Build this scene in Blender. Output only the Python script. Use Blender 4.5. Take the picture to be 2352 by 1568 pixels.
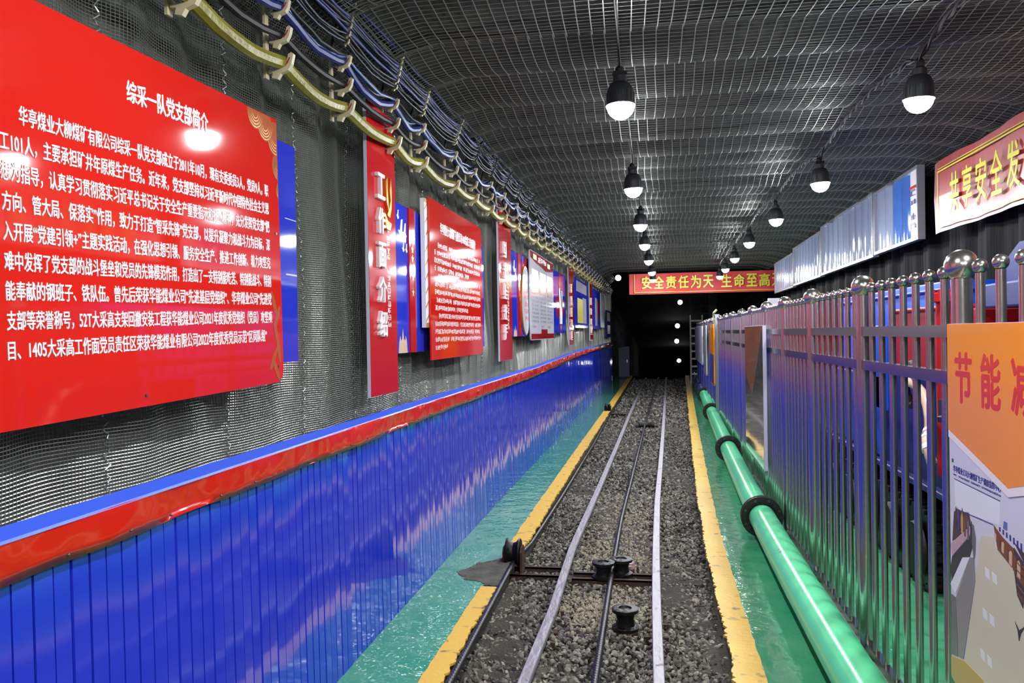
import bpy, bmesh, math, random
import numpy as np
from mathutils import Matrix, Vector
random.seed(7); rng = np.random.default_rng(7)
scene = bpy.context.scene
for o in list(bpy.data.objects): bpy.data.objects.remove(o)
COL = scene.collection

# ------------------------------------------------------------------ camera, world, exposure
CAM_Z = 1.6
def camera():
    f, cx, cy, vp, roll = 1850., 1176., 784., (1482., 762.), .015
    v = np.array([vp[0]-cx, -(vp[1]-cy), -f]); v /= np.linalg.norm(v)
    u = np.array([-roll, 1, 0]); u -= v*u.dot(v); u /= np.linalg.norm(u)
    r = np.cross(v, u)
    m = np.array([r, v, u])
    cd = bpy.data.cameras.new('camera'); cd.sensor_width = 36; cd.lens = f/2352*36
    cd.clip_start = .02; cd.clip_end = 300
    co = bpy.data.objects.new('camera', cd); COL.objects.link(co)
    mw = Matrix.Identity(4)
    for i in range(3):
        for j in range(3): mw[i][j] = m[i][j]
    mw.translation = (0, 0, CAM_Z)
    co.matrix_world = mw
    scene.camera = co
camera()
world = bpy.data.worlds.new('world'); scene.world = world; world.use_nodes = True
world.node_tree.nodes['Background'].inputs[0].default_value = (.5, .55, .6, 1)
world.node_tree.nodes['Background'].inputs[1].default_value = 0.0
vs = scene.view_settings
vs.view_transform = 'Standard'; vs.look = 'None'; vs.gamma = 1; vs.use_curve_mapping = False
vs.exposure = 0.18
LAMP = 540.0        # emission strength of a lamp dome

# ------------------------------------------------------------------ helpers
ORD = ['first','second','third','fourth','fifth','sixth','seventh','eighth','ninth','tenth','eleventh','twelfth','thirteenth',
       'fourteenth','fifteenth','sixteenth','seventeenth','eighteenth','nineteenth','twentieth']
ORD += ['twenty-'+x for x in ORD[:9]] + ['thirtieth'] + ['thirty-'+x for x in ORD[:9]]
def lin(h):
    if isinstance(h, str):
        h = [int(h[i:i+2], 16)/255 for i in (0, 2, 4)]
    return tuple(c/12.92 if c <= .04045 else ((c+.055)/1.055)**2.4 for c in h)
def bend(Y):  # the gallery turns gently to the right
    return .0255*.5*((Y-6)+math.sqrt((Y-6)**2+4))
def nbend(Y): return .0255*.5*((Y-6)+np.sqrt((Y-6)**2+4))
KL = .62
def ceil_z(Y): return 3.13+.004*(Y-4)

def mat(name, col, rough=.5, metal=0., bump=None, coat=0., spec=.5, var=None, emit=0., wave=None, dirt=None):
    """bump=(scale, strength[, stretch]); var=(scale, second colour, amount); dirt=(scale, colour, threshold)"""
    m = bpy.data.materials.new(name); m.use_nodes = True
    nt = m.node_tree; N = nt.nodes; Lk = nt.links
    b = N['Principled BSDF']
    c = lin(col) if not isinstance(col, tuple) else col
    b.inputs['Base Color'].default_value = (*c, 1)
    b.inputs['Roughness'].default_value = rough
    b.inputs['Metallic'].default_value = metal
    b.inputs['Specular IOR Level'].default_value = spec
    b.inputs['Coat Weight'].default_value = coat
    b.inputs['Coat Roughness'].default_value = .05
    if emit:
        b.inputs['Emission Color'].default_value = (*c, 1); b.inputs['Emission Strength'].default_value = emit
    tc = N.new('ShaderNodeTexCoord')
    def coord(stretch):
        mp = N.new('ShaderNodeMapping'); mp.inputs['Scale'].default_value = stretch
        Lk.new(tc.outputs['Object'], mp.inputs['Vector']); return mp.outputs['Vector']
    colsock = None
    if var:
        n = N.new('ShaderNodeTexNoise'); n.inputs['Scale'].default_value = var[0]; n.inputs['Detail'].default_value = 6
        Lk.new(coord(var[3] if len(var) > 3 else (1, 1, 1)), n.inputs['Vector'])
        r = N.new('ShaderNodeValToRGB')
        r.color_ramp.elements[0].position = .5-var[2]*.5; r.color_ramp.elements[1].position = .5+var[2]*.5
        r.color_ramp.elements[0].color = (*c, 1); r.color_ramp.elements[1].color = (*lin(var[1]), 1)
        Lk.new(n.outputs['Fac'], r.inputs['Fac']); colsock = r.outputs['Color']
    if dirt:
        n = N.new('ShaderNodeTexNoise'); n.inputs['Scale'].default_value = dirt[0]; n.inputs['Detail'].default_value = 8
        Lk.new(coord((1, 1, 1)), n.inputs['Vector'])
        r = N.new('ShaderNodeValToRGB'); r.color_ramp.elements[0].position = dirt[2]; r.color_ramp.elements[1].position = dirt[2]+.08
        Lk.new(n.outputs['Fac'], r.inputs['Fac'])
        mx = N.new('ShaderNodeMix'); mx.data_type = 'RGBA'
        Lk.new(r.outputs['Color'], mx.inputs['Factor'])
        if colsock: Lk.new(colsock, mx.inputs['A'])
        else: mx.inputs['A'].default_value = (*c, 1)
        mx.inputs['B'].default_value = (*lin(dirt[1]), 1); colsock = mx.outputs['Result']
    if colsock: Lk.new(colsock, b.inputs['Base Color'])
    if bump:
        n = N.new('ShaderNodeTexNoise'); n.inputs['Scale'].default_value = bump[0]; n.inputs['Detail'].default_value = bump[3] if len(bump) > 3 else 3
        Lk.new(coord(bump[2] if len(bump) > 2 else (1, 1, 1)), n.inputs['Vector'])
        bp = N.new('ShaderNodeBump'); bp.inputs['Strength'].default_value = bump[1]; bp.inputs['Distance'].default_value = .02
        Lk.new(n.outputs['Fac'], bp.inputs['Height']); Lk.new(bp.outputs['Normal'], b.inputs['Normal'])
        if coat: Lk.new(bp.outputs['Normal'], b.inputs['Coat Normal'])
    return m

M = {}
M['shotcrete'] = mat('grey shotcrete', '767770', .8, bump=(14, .8, (1, 1, .5), 6), var=(2.2, '454743', .5, (1, 1.6, .25)))
M['rock'] = mat('dark ceiling rock', '3e403c', .9, bump=(9, .9, (1, 1, 1), 6), var=(1.5, '23221f', .5))
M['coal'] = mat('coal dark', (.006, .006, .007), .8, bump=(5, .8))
M['drape'] = mat('black drape', (.007, .007, .007), .75, spec=.15, bump=(4, .6, (1, 6, .4)))
M['wire'] = mat('galvanised wire', 'aeb0aa', .34, metal=.75)
M['ceilwire'] = mat('ceiling wire', '92948e', .5, metal=.6)
M['strap'] = mat('steel strap', '55544f', .45, metal=.7)
M['green'] = mat('green floor paint', '5ea67c', .07, bump=(8, .5, (1, .8, 1), 3), var=(3, '2f966d', .5), spec=.8)
M['yellow'] = mat('yellow kerb paint', 'eec04e', .45, bump=(30, .25), dirt=(9, '8d7a45', .6))
M['concrete'] = mat('kerb concrete', '6f6b5c', .9, bump=(25, .9, (1, 1, 1), 8), var=(9, '3b3a34', .6))
M['bed'] = mat('track bed', '5a554c', .95, bump=(60, 1., (1, 1, 1), 8), var=(4, '2e2b27', .5))
M['dust'] = mat('pale dust', 'a39b84', .95, bump=(50, 1.))
M['blue'] = mat('blue panel paint', '283cd2', .11, coat=.3, bump=(3, .05, (1, 1, .15)))
M['cap'] = mat('pale blue ledge', '4468f4', .35)
M['redband'] = mat('red foil band', 'd8240f', .17, bump=(8, .9, (1, 1, 1), 1), coat=.3)
M['redboard'] = mat('red vinyl', 'd8251c', .05, bump=(6, .006, (1, 1, 1), 2))
M['redsign'] = mat('red acrylic', 'c01c22', .08, bump=(3, .02))
M['darkred'] = mat('dark red acrylic', '9d1c22', .08, bump=(3, .02))
M['blueboard'] = mat('blue vinyl', '2c3acc', .05, bump=(4, .010))
M['whiteletter'] = mat('white lettering', 'f2eaf0', .4)
M['whiteedge'] = mat('white foam edge', 'cfcbe0', .5)
M['whiteboard'] = mat('white vinyl', 'd2d0de', .06, bump=(5, .008))
M['gold'] = mat('gold ornament', 'b58a35', .3, metal=.3)
M['tan'] = mat('tan ornament', 'b4592a', .12)
M['peach'] = mat('peach print', 'd8b79c', .3)
M['goldmetal'] = mat('polished gold', 'd9a63a', .18, metal=.8)
M['yellowprint'] = mat('yellow print', 'd8c22a', .3)
M['orangeprint'] = mat('orange print', 'ff9a1c', .22, coat=.1)
M['redprint'] = mat('red print', 'e0402c', .25)
M['greyprint'] = mat('grey print', '6d6d75', .3)
M['darkprint'] = mat('dark print', '30303a', .25)
M['tealprint'] = mat('teal print', '3aa39a', .3)
M['hose'] = mat('yellow hose', 'a8a02e', .4, var=(14, '66611f', .7, (1, .35, 1)), bump=(40, .2))
M['black'] = mat('black rubber', '191818', .55, spec=.3)
M['cableblue'] = mat('blue cable', '26367c', .42, spec=.3)
M['cablenavy'] = mat('navy cable', '181b34', .45, spec=.3)
M['cablesky'] = mat('sky blue cable', '5577b4', .42)
M['cream'] = mat('cream plastic', 'cdbf9c', .45)
M['redslot'] = mat('red slot', '9c2a22', .5)
M['rail'] = mat('worn rail head', 'a29ea6', .5, metal=.5, bump=(30, .4, (1, .3, 1)), dirt=(14, '6d6668', .62))
M['railside'] = mat('rusty rail side', '4b3d33', .8, bump=(30, .5))
M['rust'] = mat('rusty steel', '56382a', .75, metal=.2, bump=(30, .5), var=(9, '2c2019', .6))
M['greasy'] = mat('greasy black steel', '1d1b1b', .4, metal=.5, bump=(25, .4))
M['rollersteel'] = mat('worn roller steel', '6b5a55', .35, metal=.8)
M['rope'] = mat('greased wire rope', '3d3b3f', .38, metal=.7)
M['stainless'] = mat('stainless steel', 'ccc6c0', .21, metal=.95, bump=(30, .03))
M['railsteel'] = mat('dull stainless rail', 'a09c98', .2, metal=.95)
M['pipe'] = mat('green pipe paint', '68e8a6', .25, coat=.1, dirt=(7, '2d7a55', .70))
M['pipeblue'] = mat('blue pipe paint', '4659b5', .25)
M['flange'] = mat('flange steel', '3c3a38', .5, metal=.6, bump=(30, .4))
M['bolt'] = mat('bolt steel', '6a655f', .4, metal=.8)
M['machine_blue'] = mat('bright blue machine paint', '1c55d8', .35, spec=.3)
M['machine_navy'] = mat('navy machine paint', '1a2872', .4, spec=.3)
M['machine_grey'] = mat('grey blue machine paint', '39427a', .45, spec=.3)
M['machine_red'] = mat('red machine paint', 'a51716', .35, spec=.3)
M['alu'] = mat('aluminium frame', 'b2b4bb', .3, metal=.7)
M['film'] = mat('glossy white film', '8f9ab2', .12, coat=.3, bump=(6, .08, (1, 1, .3)))
M['filmblue'] = mat('glossy blue film', '4a78c8', .12, coat=.3, bump=(6, .08, (1, 1, .3)))
M['banner'] = mat('red banner cloth', 'b0252c', .34, bump=(3, .08), spec=.9)
M['bannerfar'] = mat('red banner', 'd02a2e', .5)
M['bannertext'] = mat('yellow banner text', 'e0dc3a', .4)
M['lampbody'] = mat('dark lamp housing', '3a3c40', .45, metal=.4)
M['bulb'] = mat('lit lamp dome', (.94, .97, 1.), .4, emit=LAMP*.45)
M['core'] = mat('lit lamp core', (.94, .97, 1.), .4, emit=LAMP*1.9)
M['farbulb'] = mat('distant lit lamp', (.94, .97, 1.), .4, emit=25)
M['wood'] = mat('pale ladder wood', 'ddd6c6', .7)
M['darkpost'] = mat('grey concrete post', '4b4b4b', .9)
M['cloth'] = mat('black cloth', '2b2b36', .7)
M['cabinet'] = mat('grey blue cabinet', '3c4a66', .5)
M['orange_film'] = mat('bronze mirror film', 'c58468', .06, metal=.35, bump=(2, .05))
M['mirror_film'] = mat('grey mirror film', 'bcbcb6', .06, metal=.8, bump=(2, .06))
M['lilac'] = mat('lilac print', 'dcdaec', .25)
M['screen'] = mat('pale print', 'eceffa', .25)
M['beige'] = mat('beige print', 'd8d3bd', .25)
M['greydesk'] = mat('grey desk print', '8d8a8f', .3)
M['brown'] = mat('brown print', '7d4a34', .3)
M['plum'] = mat('plum print', '4a3540', .3)
M['pinkp'] = mat('pink print', 'c7a3b4', .3)
M['bluep'] = mat('blue ink print', '3a3a8a', .3)
M['tanp'] = mat('tan print', 'c9a860', .3)
M['greenp'] = mat('green print', '2f6a4f', .3)
M['paleconc'] = mat('pale concrete plinth', 'a9bfae', .3, bump=(10, .2))

M['banner'].node_tree.nodes['Principled BSDF'].inputs['Coat Weight'].default_value = 1.
M['banner'].node_tree.nodes['Principled BSDF'].inputs['Coat Roughness'].default_value = .4
def tag(o, label=None, cat=None, group=None, kind=None):
    if label: o['label'] = label
    if cat: o['category'] = cat
    if group: o['group'] = group
    if kind: o['kind'] = kind
    return o
def empty(name, loc=(0, 0, 0), rz=0., label=None, cat=None, group=None):
    o = bpy.data.objects.new(name, None); COL.objects.link(o)
    o.location = loc; o.rotation_euler = (0, 0, rz); o.empty_display_size = .1
    return tag(o, label, cat, group)
def link(name, me, parent=None, loc=None, rz=None):
    o = bpy.data.objects.new(name, me); COL.objects.link(o)
    if parent: o.parent = parent
    if loc: o.location = loc
    if rz is not None: o.rotation_euler = (0, 0, rz)
    return o
def copy_tree(o, parent=None):
    c = o.copy(); COL.objects.link(c)
    c.parent = parent
    for ch in o.children: copy_tree(ch, c)
    return c

class MB:
    def __init__(s): s.v = []; s.f = []; s.m = []; s.sm = []
    def add(s, vs, fs, mi=0, smooth=False):
        n = len(s.v); s.v += [tuple(map(float, p)) for p in vs]
        s.f += [tuple(i+n for i in f) for f in fs]; s.m += [mi]*len(fs); s.sm += [smooth]*len(fs)
        return s
    def box(s, a, b, mi=0):
        x0, y0, z0 = a; x1, y1, z1 = b
        return s.add([(x0,y0,z0),(x1,y0,z0),(x1,y1,z0),(x0,y1,z0),(x0,y0,z1),(x1,y0,z1),(x1,y1,z1),(x0,y1,z1)],
                     [(0,3,2,1),(4,5,6,7),(0,1,5,4),(1,2,6,5),(2,3,7,6),(3,0,4,7)], mi)
    def tube(s, pts, r, n=10, mi=0, cap=True, up=(0, 0, 1)):
        P = [Vector(p) for p in pts]; rs = r if isinstance(r, (list, tuple)) else [r]*len(P)
        vs = []; U = Vector(up)
        for i, p in enumerate(P):
            t = (P[min(i+1, len(P)-1)]-P[max(i-1, 0)]).normalized()
            a = t.cross(U)
            if a.length < 1e-4: a = t.cross(Vector((1, 0, 0)))
            a.normalize(); b = a.cross(t).normalized()
            for k in range(n):
                th = 2*math.pi*k/n; vs.append(p+(a*math.cos(th)+b*math.sin(th))*rs[i])
        fs = [(i*n+k, i*n+(k+1) % n, (i+1)*n+(k+1) % n, (i+1)*n+k) for i in range(len(P)-1) for k in range(n)]
        s.add(vs, fs, mi, True)
        if cap:
            nn = len(P)-1
            s.add([vs[k] for k in range(n)], [tuple(range(n))], mi); s.add([vs[nn*n+k] for k in range(n)], [tuple(range(n))[::-1]], mi)
        return s
    def lathe(s, prof, n=20, mi=0, c=(0, 0, 0), axis='z'):
        vs = []
        for r, h in prof:
            for k in range(n):
                th = 2*math.pi*k/n; a, b = r*math.cos(th), r*math.sin(th)
                p = {'z': (a, b, h), 'y': (b, h, a), 'x': (h, a, b)}[axis]
                vs.append((p[0]+c[0], p[1]+c[1], p[2]+c[2]))
        fs = [(i*n+k, i*n+(k+1) % n, (i+1)*n+(k+1) % n, (i+1)*n+k) for i in range(len(prof)-1) for k in range(n)]
        return s.add(vs, fs, mi, True)
    def sphere(s, c, r, n=16, m=10, mi=0):
        return s.lathe([(max(r*math.sin(math.pi*i/m), 1e-5), -r*math.cos(math.pi*i/m)) for i in range(m+1)], n, mi, c)
    def prism(s, poly, fn, t0, t1, mi=0, mside=None):
        """poly of (u,v); fn(u,v,w) places it; w runs t0..t1"""
        n = len(poly)
        vs = [fn(u, v, t0) for u, v in poly]+[fn(u, v, t1) for u, v in poly]
        s.add(vs, [tuple(range(n))[::-1], tuple(range(n, 2*n))], mi)
        s.add(vs, [(i, (i+1) % n, n+(i+1) % n, n+i) for i in range(n)], mi if mside is None else mside)
        return s
    def build(s, name, mats, parent=None, loc=None, rz=None):
        me = bpy.data.meshes.new(name); me.from_pydata(s.v, [], s.f)
        mats = mats if isinstance(mats, (list, tuple)) else [mats]
        for m in mats: me.materials.append(M[m] if isinstance(m, str) else m)
        me.polygons.foreach_set('material_index', s.m); me.polygons.foreach_set('use_smooth', s.sm)
        me.update()
        bm = bmesh.new(); bm.from_mesh(me); bmesh.ops.recalc_face_normals(bm, faces=bm.faces); bm.to_mesh(me); bm.free()
        if any(s.sm): me.set_sharp_from_angle(angle=math.radians(38))
        return link(name, me, parent, loc, rz)

def np_obj(name, V, F, mats, parent=None, smooth=False):
    """V (n,3), F (m,k) arrays"""
    V = np.ascontiguousarray(V, dtype=np.float32); F = np.ascontiguousarray(F, dtype=np.int32)
    me = bpy.data.meshes.new(name); k = F.shape[1]
    me.vertices.add(len(V)); me.vertices.foreach_set('co', V.ravel())
    me.loops.add(F.size); me.loops.foreach_set('vertex_index', F.ravel())
    me.polygons.add(len(F)); me.polygons.foreach_set('loop_start', np.arange(0, F.size, k, dtype=np.int32))
    me.polygons.foreach_set('use_smooth', np.full(len(F), smooth))
    me.materials.append(M[mats]); me.update(calc_edges=True); me.validate()
    return link(name, me, parent)
def wires(paths, offs):
    """paths (m,n,3), offs (k,3) -> V,F of m prisms"""
    m, n, _ = paths.shape; k = len(offs)
    V = (paths[:, :, None, :]+np.asarray(offs)[None, None]).reshape(-1, 3)
    i = np.arange(m)[:, None, None]; j = np.arange(n-1)[None, :, None]; q = np.arange(k)[None, None, :]
    base = (i*n+j)*k; q2 = (q+1) % k
    F = np.stack([base+q, base+q2, base+k+q2, base+k+q], -1).reshape(-1, 4)
    return V, F
def merge(parts):
    Vs, Fs, o = [], [], 0
    for V, F in parts:
        Vs.append(V); Fs.append(F+o); o += len(V)
    return np.concatenate(Vs), np.concatenate(Fs)
def tri(r, plane):
    a = [(math.cos(t)*r, math.sin(t)*r) for t in (math.pi/2, math.pi*7/6, math.pi*11/6)]
    return {'xz': [(x, 0, z) for x, z in a], 'yz': [(0, x, z) for x, z in a], 'xy': [(x, z, 0) for x, z in a]}[plane]
def noise1(n, amp, k=3):
    a = rng.normal(0, 1, n+2*k); ker = np.hanning(2*k+1); ker /= ker.sum()
    return np.convolve(a, ker, 'valid')[:n]*amp

# text: outline font turned into a mesh, fitted into a box
ROT = {'left': Matrix(((0, 0, 1), (1, 0, 0), (0, 1, 0))).to_4x4(),     # read walking away from the camera, faces +X
       'right': Matrix(((0, 0, -1), (-1, 0, 0), (0, 1, 0))).to_4x4(),  # faces -X
       'front': Matrix(((1, 0, 0), (0, 0, -1), (0, 1, 0))).to_4x4()}   # faces the camera
def text_geo(s, bold=.012, depth=.0):
    cu = bpy.data.curves.new('t', 'FONT'); cu.body = s; cu.size = 1; cu.offset = 0; cu.resolution_u = 2
    cu.extrude = depth
    ob = bpy.data.objects.new('t', cu); COL.objects.link(ob)
    dg = bpy.context.evaluated_depsgraph_get()
    me = bpy.data.meshes.new_from_object(ob.evaluated_get(dg))
    V = np.array([v.co for v in me.vertices]); F = [tuple(p.vertices) for p in me.polygons]
    bpy.data.objects.remove(ob); bpy.data.meshes.remove(me)
    if bold:   # heavier strokes: shifted overlays at slightly different depth
        n0 = len(V); VV = [V]; FF = list(F)
        for k, (dx, dy) in enumerate(((bold, bold*.3), (-bold, -bold*.3), (0, bold*.6), (0, -bold*.6))):
            VV.append(V+np.array((dx, dy, -.03*(k+1)))); FF += [tuple(i+n0*(k+1) for i in f) for f in F]
        V = np.concatenate(VV); F = FF
    return V, F
def text_fit(mb, s, u0, u1, v0, v1, face, w, th=.0015, bold=.012, mi=0, org=(0, 0, 0), keep=None):
    """put text s into the box u0..u1, v0..v1 of the board plane, at height w above it"""
    V, F = text_geo(s, bold, .5)
    lo, hi = V.min(0), V.max(0)
    W = V.copy()
    W[:, 0] = u0+(V[:, 0]-lo[0])/(hi[0]-lo[0])*(u1-u0)
    if keep is None: W[:, 1] = v0+(V[:, 1]-lo[1])/max(hi[1]-lo[1], 1e-6)*(v1-v0)
    else:  # keep = em box: line of running text, so short glyphs are not stretched
        W[:, 1] = v0+(V[:, 1]-keep[0])/(keep[1]-keep[0])*(v1-v0)
    W[:, 2] = w+(V[:, 2]+.5)*th
    R = np.array(ROT[face].to_3x3())
    W = W@R.T+np.array(org)
    mb.add(W, F, mi)
def plane_fn(face, org=(0, 0, 0)):
    R = np.array(ROT[face].to_3x3())
    return lambda u, v, w: tuple(R@np.array((u, v, w))+np.array(org))
def greek(mb, fn, u0, u1, v0, v1, w, n, mi=0, gaps=True, th=.001):
    """a line of n small unreadable glyphs drawn as strokes"""
    cw = (u1-u0)/n
    for i in range(n):
        if gaps and random.random() < .07: continue
        a, b = u0+i*cw+cw*.06, u0+(i+1)*cw-cw*.06
        h = v1-v0
        def st(x0, y0, x1, y1): mb.prism([(x0, y0), (x1, y0), (x1, y1), (x0, y1)], fn, w, w+th, mi)
        for q in sorted(random.sample([.05, .27, .5, .72, .92], 3)):
            st(a+random.uniform(0, .2)*cw, v0+q*h-.045*h, b-random.uniform(0, .15)*cw, v0+q*h+.045*h)
        for q in random.sample([.15, .38, .6, .85], 2):
            st(a+q*(b-a)-.06*cw, v0+random.uniform(0, .3)*h, a+q*(b-a)+.06*cw, v1-random.uniform(0, .25)*h)
def rect(a, b, c, d): return [(a, c), (b, c), (b, d), (a, d)]
def rrect(u0, u1, v0, v1, r, corners=(1, 1, 1, 1)):
    out = []
    for (cu, cv, a0, on) in ((u0+r, v0+r, 180, corners[0]), (u1-r, v0+r, 270, corners[1]), (u1-r, v1-r, 0, corners[2]), (u0+r, v1-r, 90, corners[3])):
        if on: out += [(cu+r*math.cos(math.radians(a0+k*15)), cv+r*math.sin(math.radians(a0+k*15))) for k in range(7)]
        else:
            out.append((u0 if cu < (u0+u1)/2 else u1, v0 if cv < (v0+v1)/2 else v1))
    return out
def ellipse(cu, cv, ru, rv, n=24): return [(cu+ru*math.cos(2*math.pi*k/n), cv+rv*math.sin(2*math.pi*k/n)) for k in range(n)]
def star(cu, cv, r): return [(cu+(r if k % 2 == 0 else r*.4)*math.sin(math.pi*k/5), cv+(r if k % 2 == 0 else r*.4)*math.cos(math.pi*k/5)) for k in range(10)]

# ------------------------------------------------------------------ the setting
Y0, Y1 = -5.0, 30.0
YS = np.unique(np.concatenate([np.arange(Y0, 3, .5), np.arange(3, 12, .06), np.arange(12, Y1+.01, .25)]))
wl = lambda Y: -1.46+KL*nbend(np.asarray(Y, float))
yl_out = lambda Y: -1.065+.75*nbend(np.asarray(Y, float))
yl_in = lambda Y: -.925+.75*nbend(np.asarray(Y, float))-.03*np.clip((6.2-np.asarray(Y, float))/.6, 0, 1)
yr_in = lambda Y: .365+1.7*nbend(np.asarray(Y, float))
yr_out = lambda Y: .51+1.7*nbend(np.asarray(Y, float))
wr = lambda Y: 2.62+nbend(np.asarray(Y, float))+.75*np.clip((np.asarray(Y, float)-17.65)/.3, 0, 1)
def strip(name, xa, xb, z, mats, kind='structure', ys=YS, base=None):
    """a slab between two edge lines; thick down to base"""
    n = len(ys); xa = np.asarray(xa); xb = np.asarray(xb)
    b = z-.05 if base is None else base
    V = np.concatenate([np.stack([x, ys, np.full(n, h)], 1) for x, h in ((xa, z), (xb, z), (xb, b), (xa, b))])
    i = np.arange(n-1); F = []
    for p in range(4):
        q = (p+1) % 4
        F.append(np.stack([p*n+i, q*n+i, q*n+i+1, p*n+i+1], 1)[:, ::-1])
    o = np_obj(name, V, np.concatenate(F), mats)
    bm = bmesh.new(); bm.from_mesh(o.data); bmesh.ops.recalc_face_normals(bm, faces=bm.faces); bm.to_mesh(o.data); bm.free()
    return tag(o, kind=kind)
n = len(YS)
strip('floor_left', wl(YS)-.15, yl_out(YS)+.02, 0., 'green', base=-.3)
strip('floor_right', yr_out(YS)-.02, wr(YS)+.05, 0., 'green', base=-.3)
strip('trim_1', yl_out(YS), yl_in(YS)-.02, -.004, 'concrete', base=-.3)       # concrete under the left kerb paint
strip('trim_2', yr_in(YS)+.02, yr_out(YS), -.004, 'concrete', base=-.3)
def paint(name, ya, yb, side):
    ys = np.arange(ya, yb, .022); k = len(ys)
    if side == 'l': strip(name, yl_out(ys)+noise1(k, .005), yl_in(ys)-.008+noise1(k, .014, 12)+noise1(k, .006, 1), .002, 'yellow', ys=ys, base=-.010)
    else: strip(name, yr_in(ys)+.008+noise1(k, .014, 12)+noise1(k, .006, 1), yr_out(ys)+noise1(k, .005), .002, 'yellow', ys=ys, base=-.010)
paint('trim_3', -4.9, 5.02, 'l'); paint('trim_4', 5.47, 29.8, 'l'); paint('trim_5', -4.9, 29.8, 'r')
# ballast bed
bx = np.linspace(0, 1, 16)
gx = yl_in(YS)[:, None]-.05+(yr_in(YS)-yl_in(YS)+.1)[:, None]*bx[None]
gz = -.125+rng.normal(0, .008, gx.shape)+.02*np.sin(gx*5+YS[:, None]*1.3)
V = np.stack([gx, np.repeat(YS[:, None], 16, 1), gz], -1).reshape(-1, 3)
ii = np.arange(n-1)[:, None]; jj = np.arange(15)[None]
F = np.stack([ii*16+jj, ii*16+jj+1, (ii+1)*16+jj+1, (ii+1)*16+jj], -1).reshape(-1, 4)
bed = np_obj('floor_track_bed', V, F, 'bed', smooth=True); tag(bed, kind='structure')

# walls
def wall(name, xf, z0, z1, mats, ys, amp, nz=14, flip=False):
    zs = np.linspace(z0, z1, nz); a, b = len(ys), nz
    X = xf(ys)[:, None]+rng.normal(0, amp, (a, b)); X[1:-1] = (X[:-2]+X[1:-1]*2+X[2:])/4
    V = np.stack([X, np.repeat(ys[:, None], b, 1), np.repeat(zs[None], a, 0)], -1).reshape(-1, 3)
    i = np.arange(a-1)[:, None]; j = np.arange(b-1)[None]
    F = np.stack([i*b+j, (i+1)*b+j, (i+1)*b+j+1, i*b+j+1], -1).reshape(-1, 4)
    if flip: F = F[:, ::-1]
    return tag(np_obj(name, V, F, mats, smooth=True), kind='structure')
WY = np.arange(Y0, 28.01, .2)
wall('wall_left', lambda y: wl(y)-.125, -.3, 3.5, 'shotcrete', WY, .012, flip=False)
wall('wall_right', lambda y: wr(y)+.03*np.sin(y*9)+.02*np.sin(y*23), -.3, 3.5, 'drape', np.arange(Y0, 27, .05), .004, flip=True)
# ceiling rock
CY = np.arange(Y0, 20.6, .25)
def cz(x, y):
    xr = x-bend(y)
    return ceil_z(y)-.15*max(0, (xr-2.1)/.6)**2-.18*max(0, (-1.0-xr)/.5)**2
cx = np.linspace(-1.75, 2.75, 24)
V = np.array([(x+bend(y), y, cz(x+bend(y), y)+.05+rng.normal(0, .012)) for y in CY for x in cx])
i = np.arange(len(CY)-1)[:, None]; j = np.arange(23)[None]
F = np.stack([i*24+j, (i+1)*24+j, (i+1)*24+j+1, i*24+j+1], -1).reshape(-1, 4)
ceiling = tag(np_obj('ceiling', V, F, 'rock', smooth=True), kind='structure')
# ceiling wire mesh in bays between straps
BAY = .6
parts = []
bays = np.arange(Y0+.1, 20.3, BAY)
for bi, yb in enumerate(bays):
    sag = random.uniform(.015, .06); sh = random.uniform(-.03, .03); coarse = random.uniform(.9, 1.12)
    px = .062*coarse
    xs = np.arange(-1.55, 2.6, px)+sh
    t = np.linspace(0, 1, 7)
    yb0, yb1 = yb-.02, yb+BAY+random.uniform(-.02, .05)
    P = np.zeros((len(xs), 7, 3))
    tilt = random.uniform(-.015, .015)
    prof = -.012-sag*(np.sin(np.pi*t**1.3))+tilt*(t-.5)
    for a, x in enumerate(xs):
        for b in range(7):
            y = yb0+(yb1-yb0)*t[b]
            P[a, b] = (x+bend(y)+.02*coarse*(t[b]-.5)*math.sin(bi*2.1), y, cz(x+bend(y), y)+prof[b])
    parts.append(wires(P, tri(.0032, 'xz')))
    ny = 15 if yb < 12 else 10
    xc = np.linspace(-1.55, 2.6, 26); Q = np.zeros((ny, 26, 3))
    for a in range(ny):
        tt = (a+.5)/ny; y = yb0+(yb1-yb0)*tt
        zz = -.012-sag*math.sin(math.pi*tt**1.3)+tilt*(tt-.5)+.004
        for b, x in enumerate(xc): Q[a, b] = (x+bend(y), y, cz(x+bend(y), y)+zz)
    parts.append(wires(Q, tri(.0022, 'yz')))
V, F = merge(parts)
o = np_obj('wire_mesh', V, F, 'ceilwire', ceiling)
mb = MB()
xc = np.linspace(-1.6, 2.65, 16)
for yb in bays:
    vs, fs = [], []
    for x in xc:
        z = cz(x+bend(yb), yb)+.0
        vs += [(x+bend(yb), yb-.025, z), (x+bend(yb), yb+.025, z), (x+bend(yb), yb+.025, z+.008), (x+bend(yb), yb-.025, z+.008)]
    for a in range(15):
        for q in range(4): fs.append((a*4+q, a*4+(q+1) % 4, a*4+4+(q+1) % 4, a*4+4+q))
    mb.add(vs, fs)
mb.build('steel_straps', 'strap', ceiling)

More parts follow.
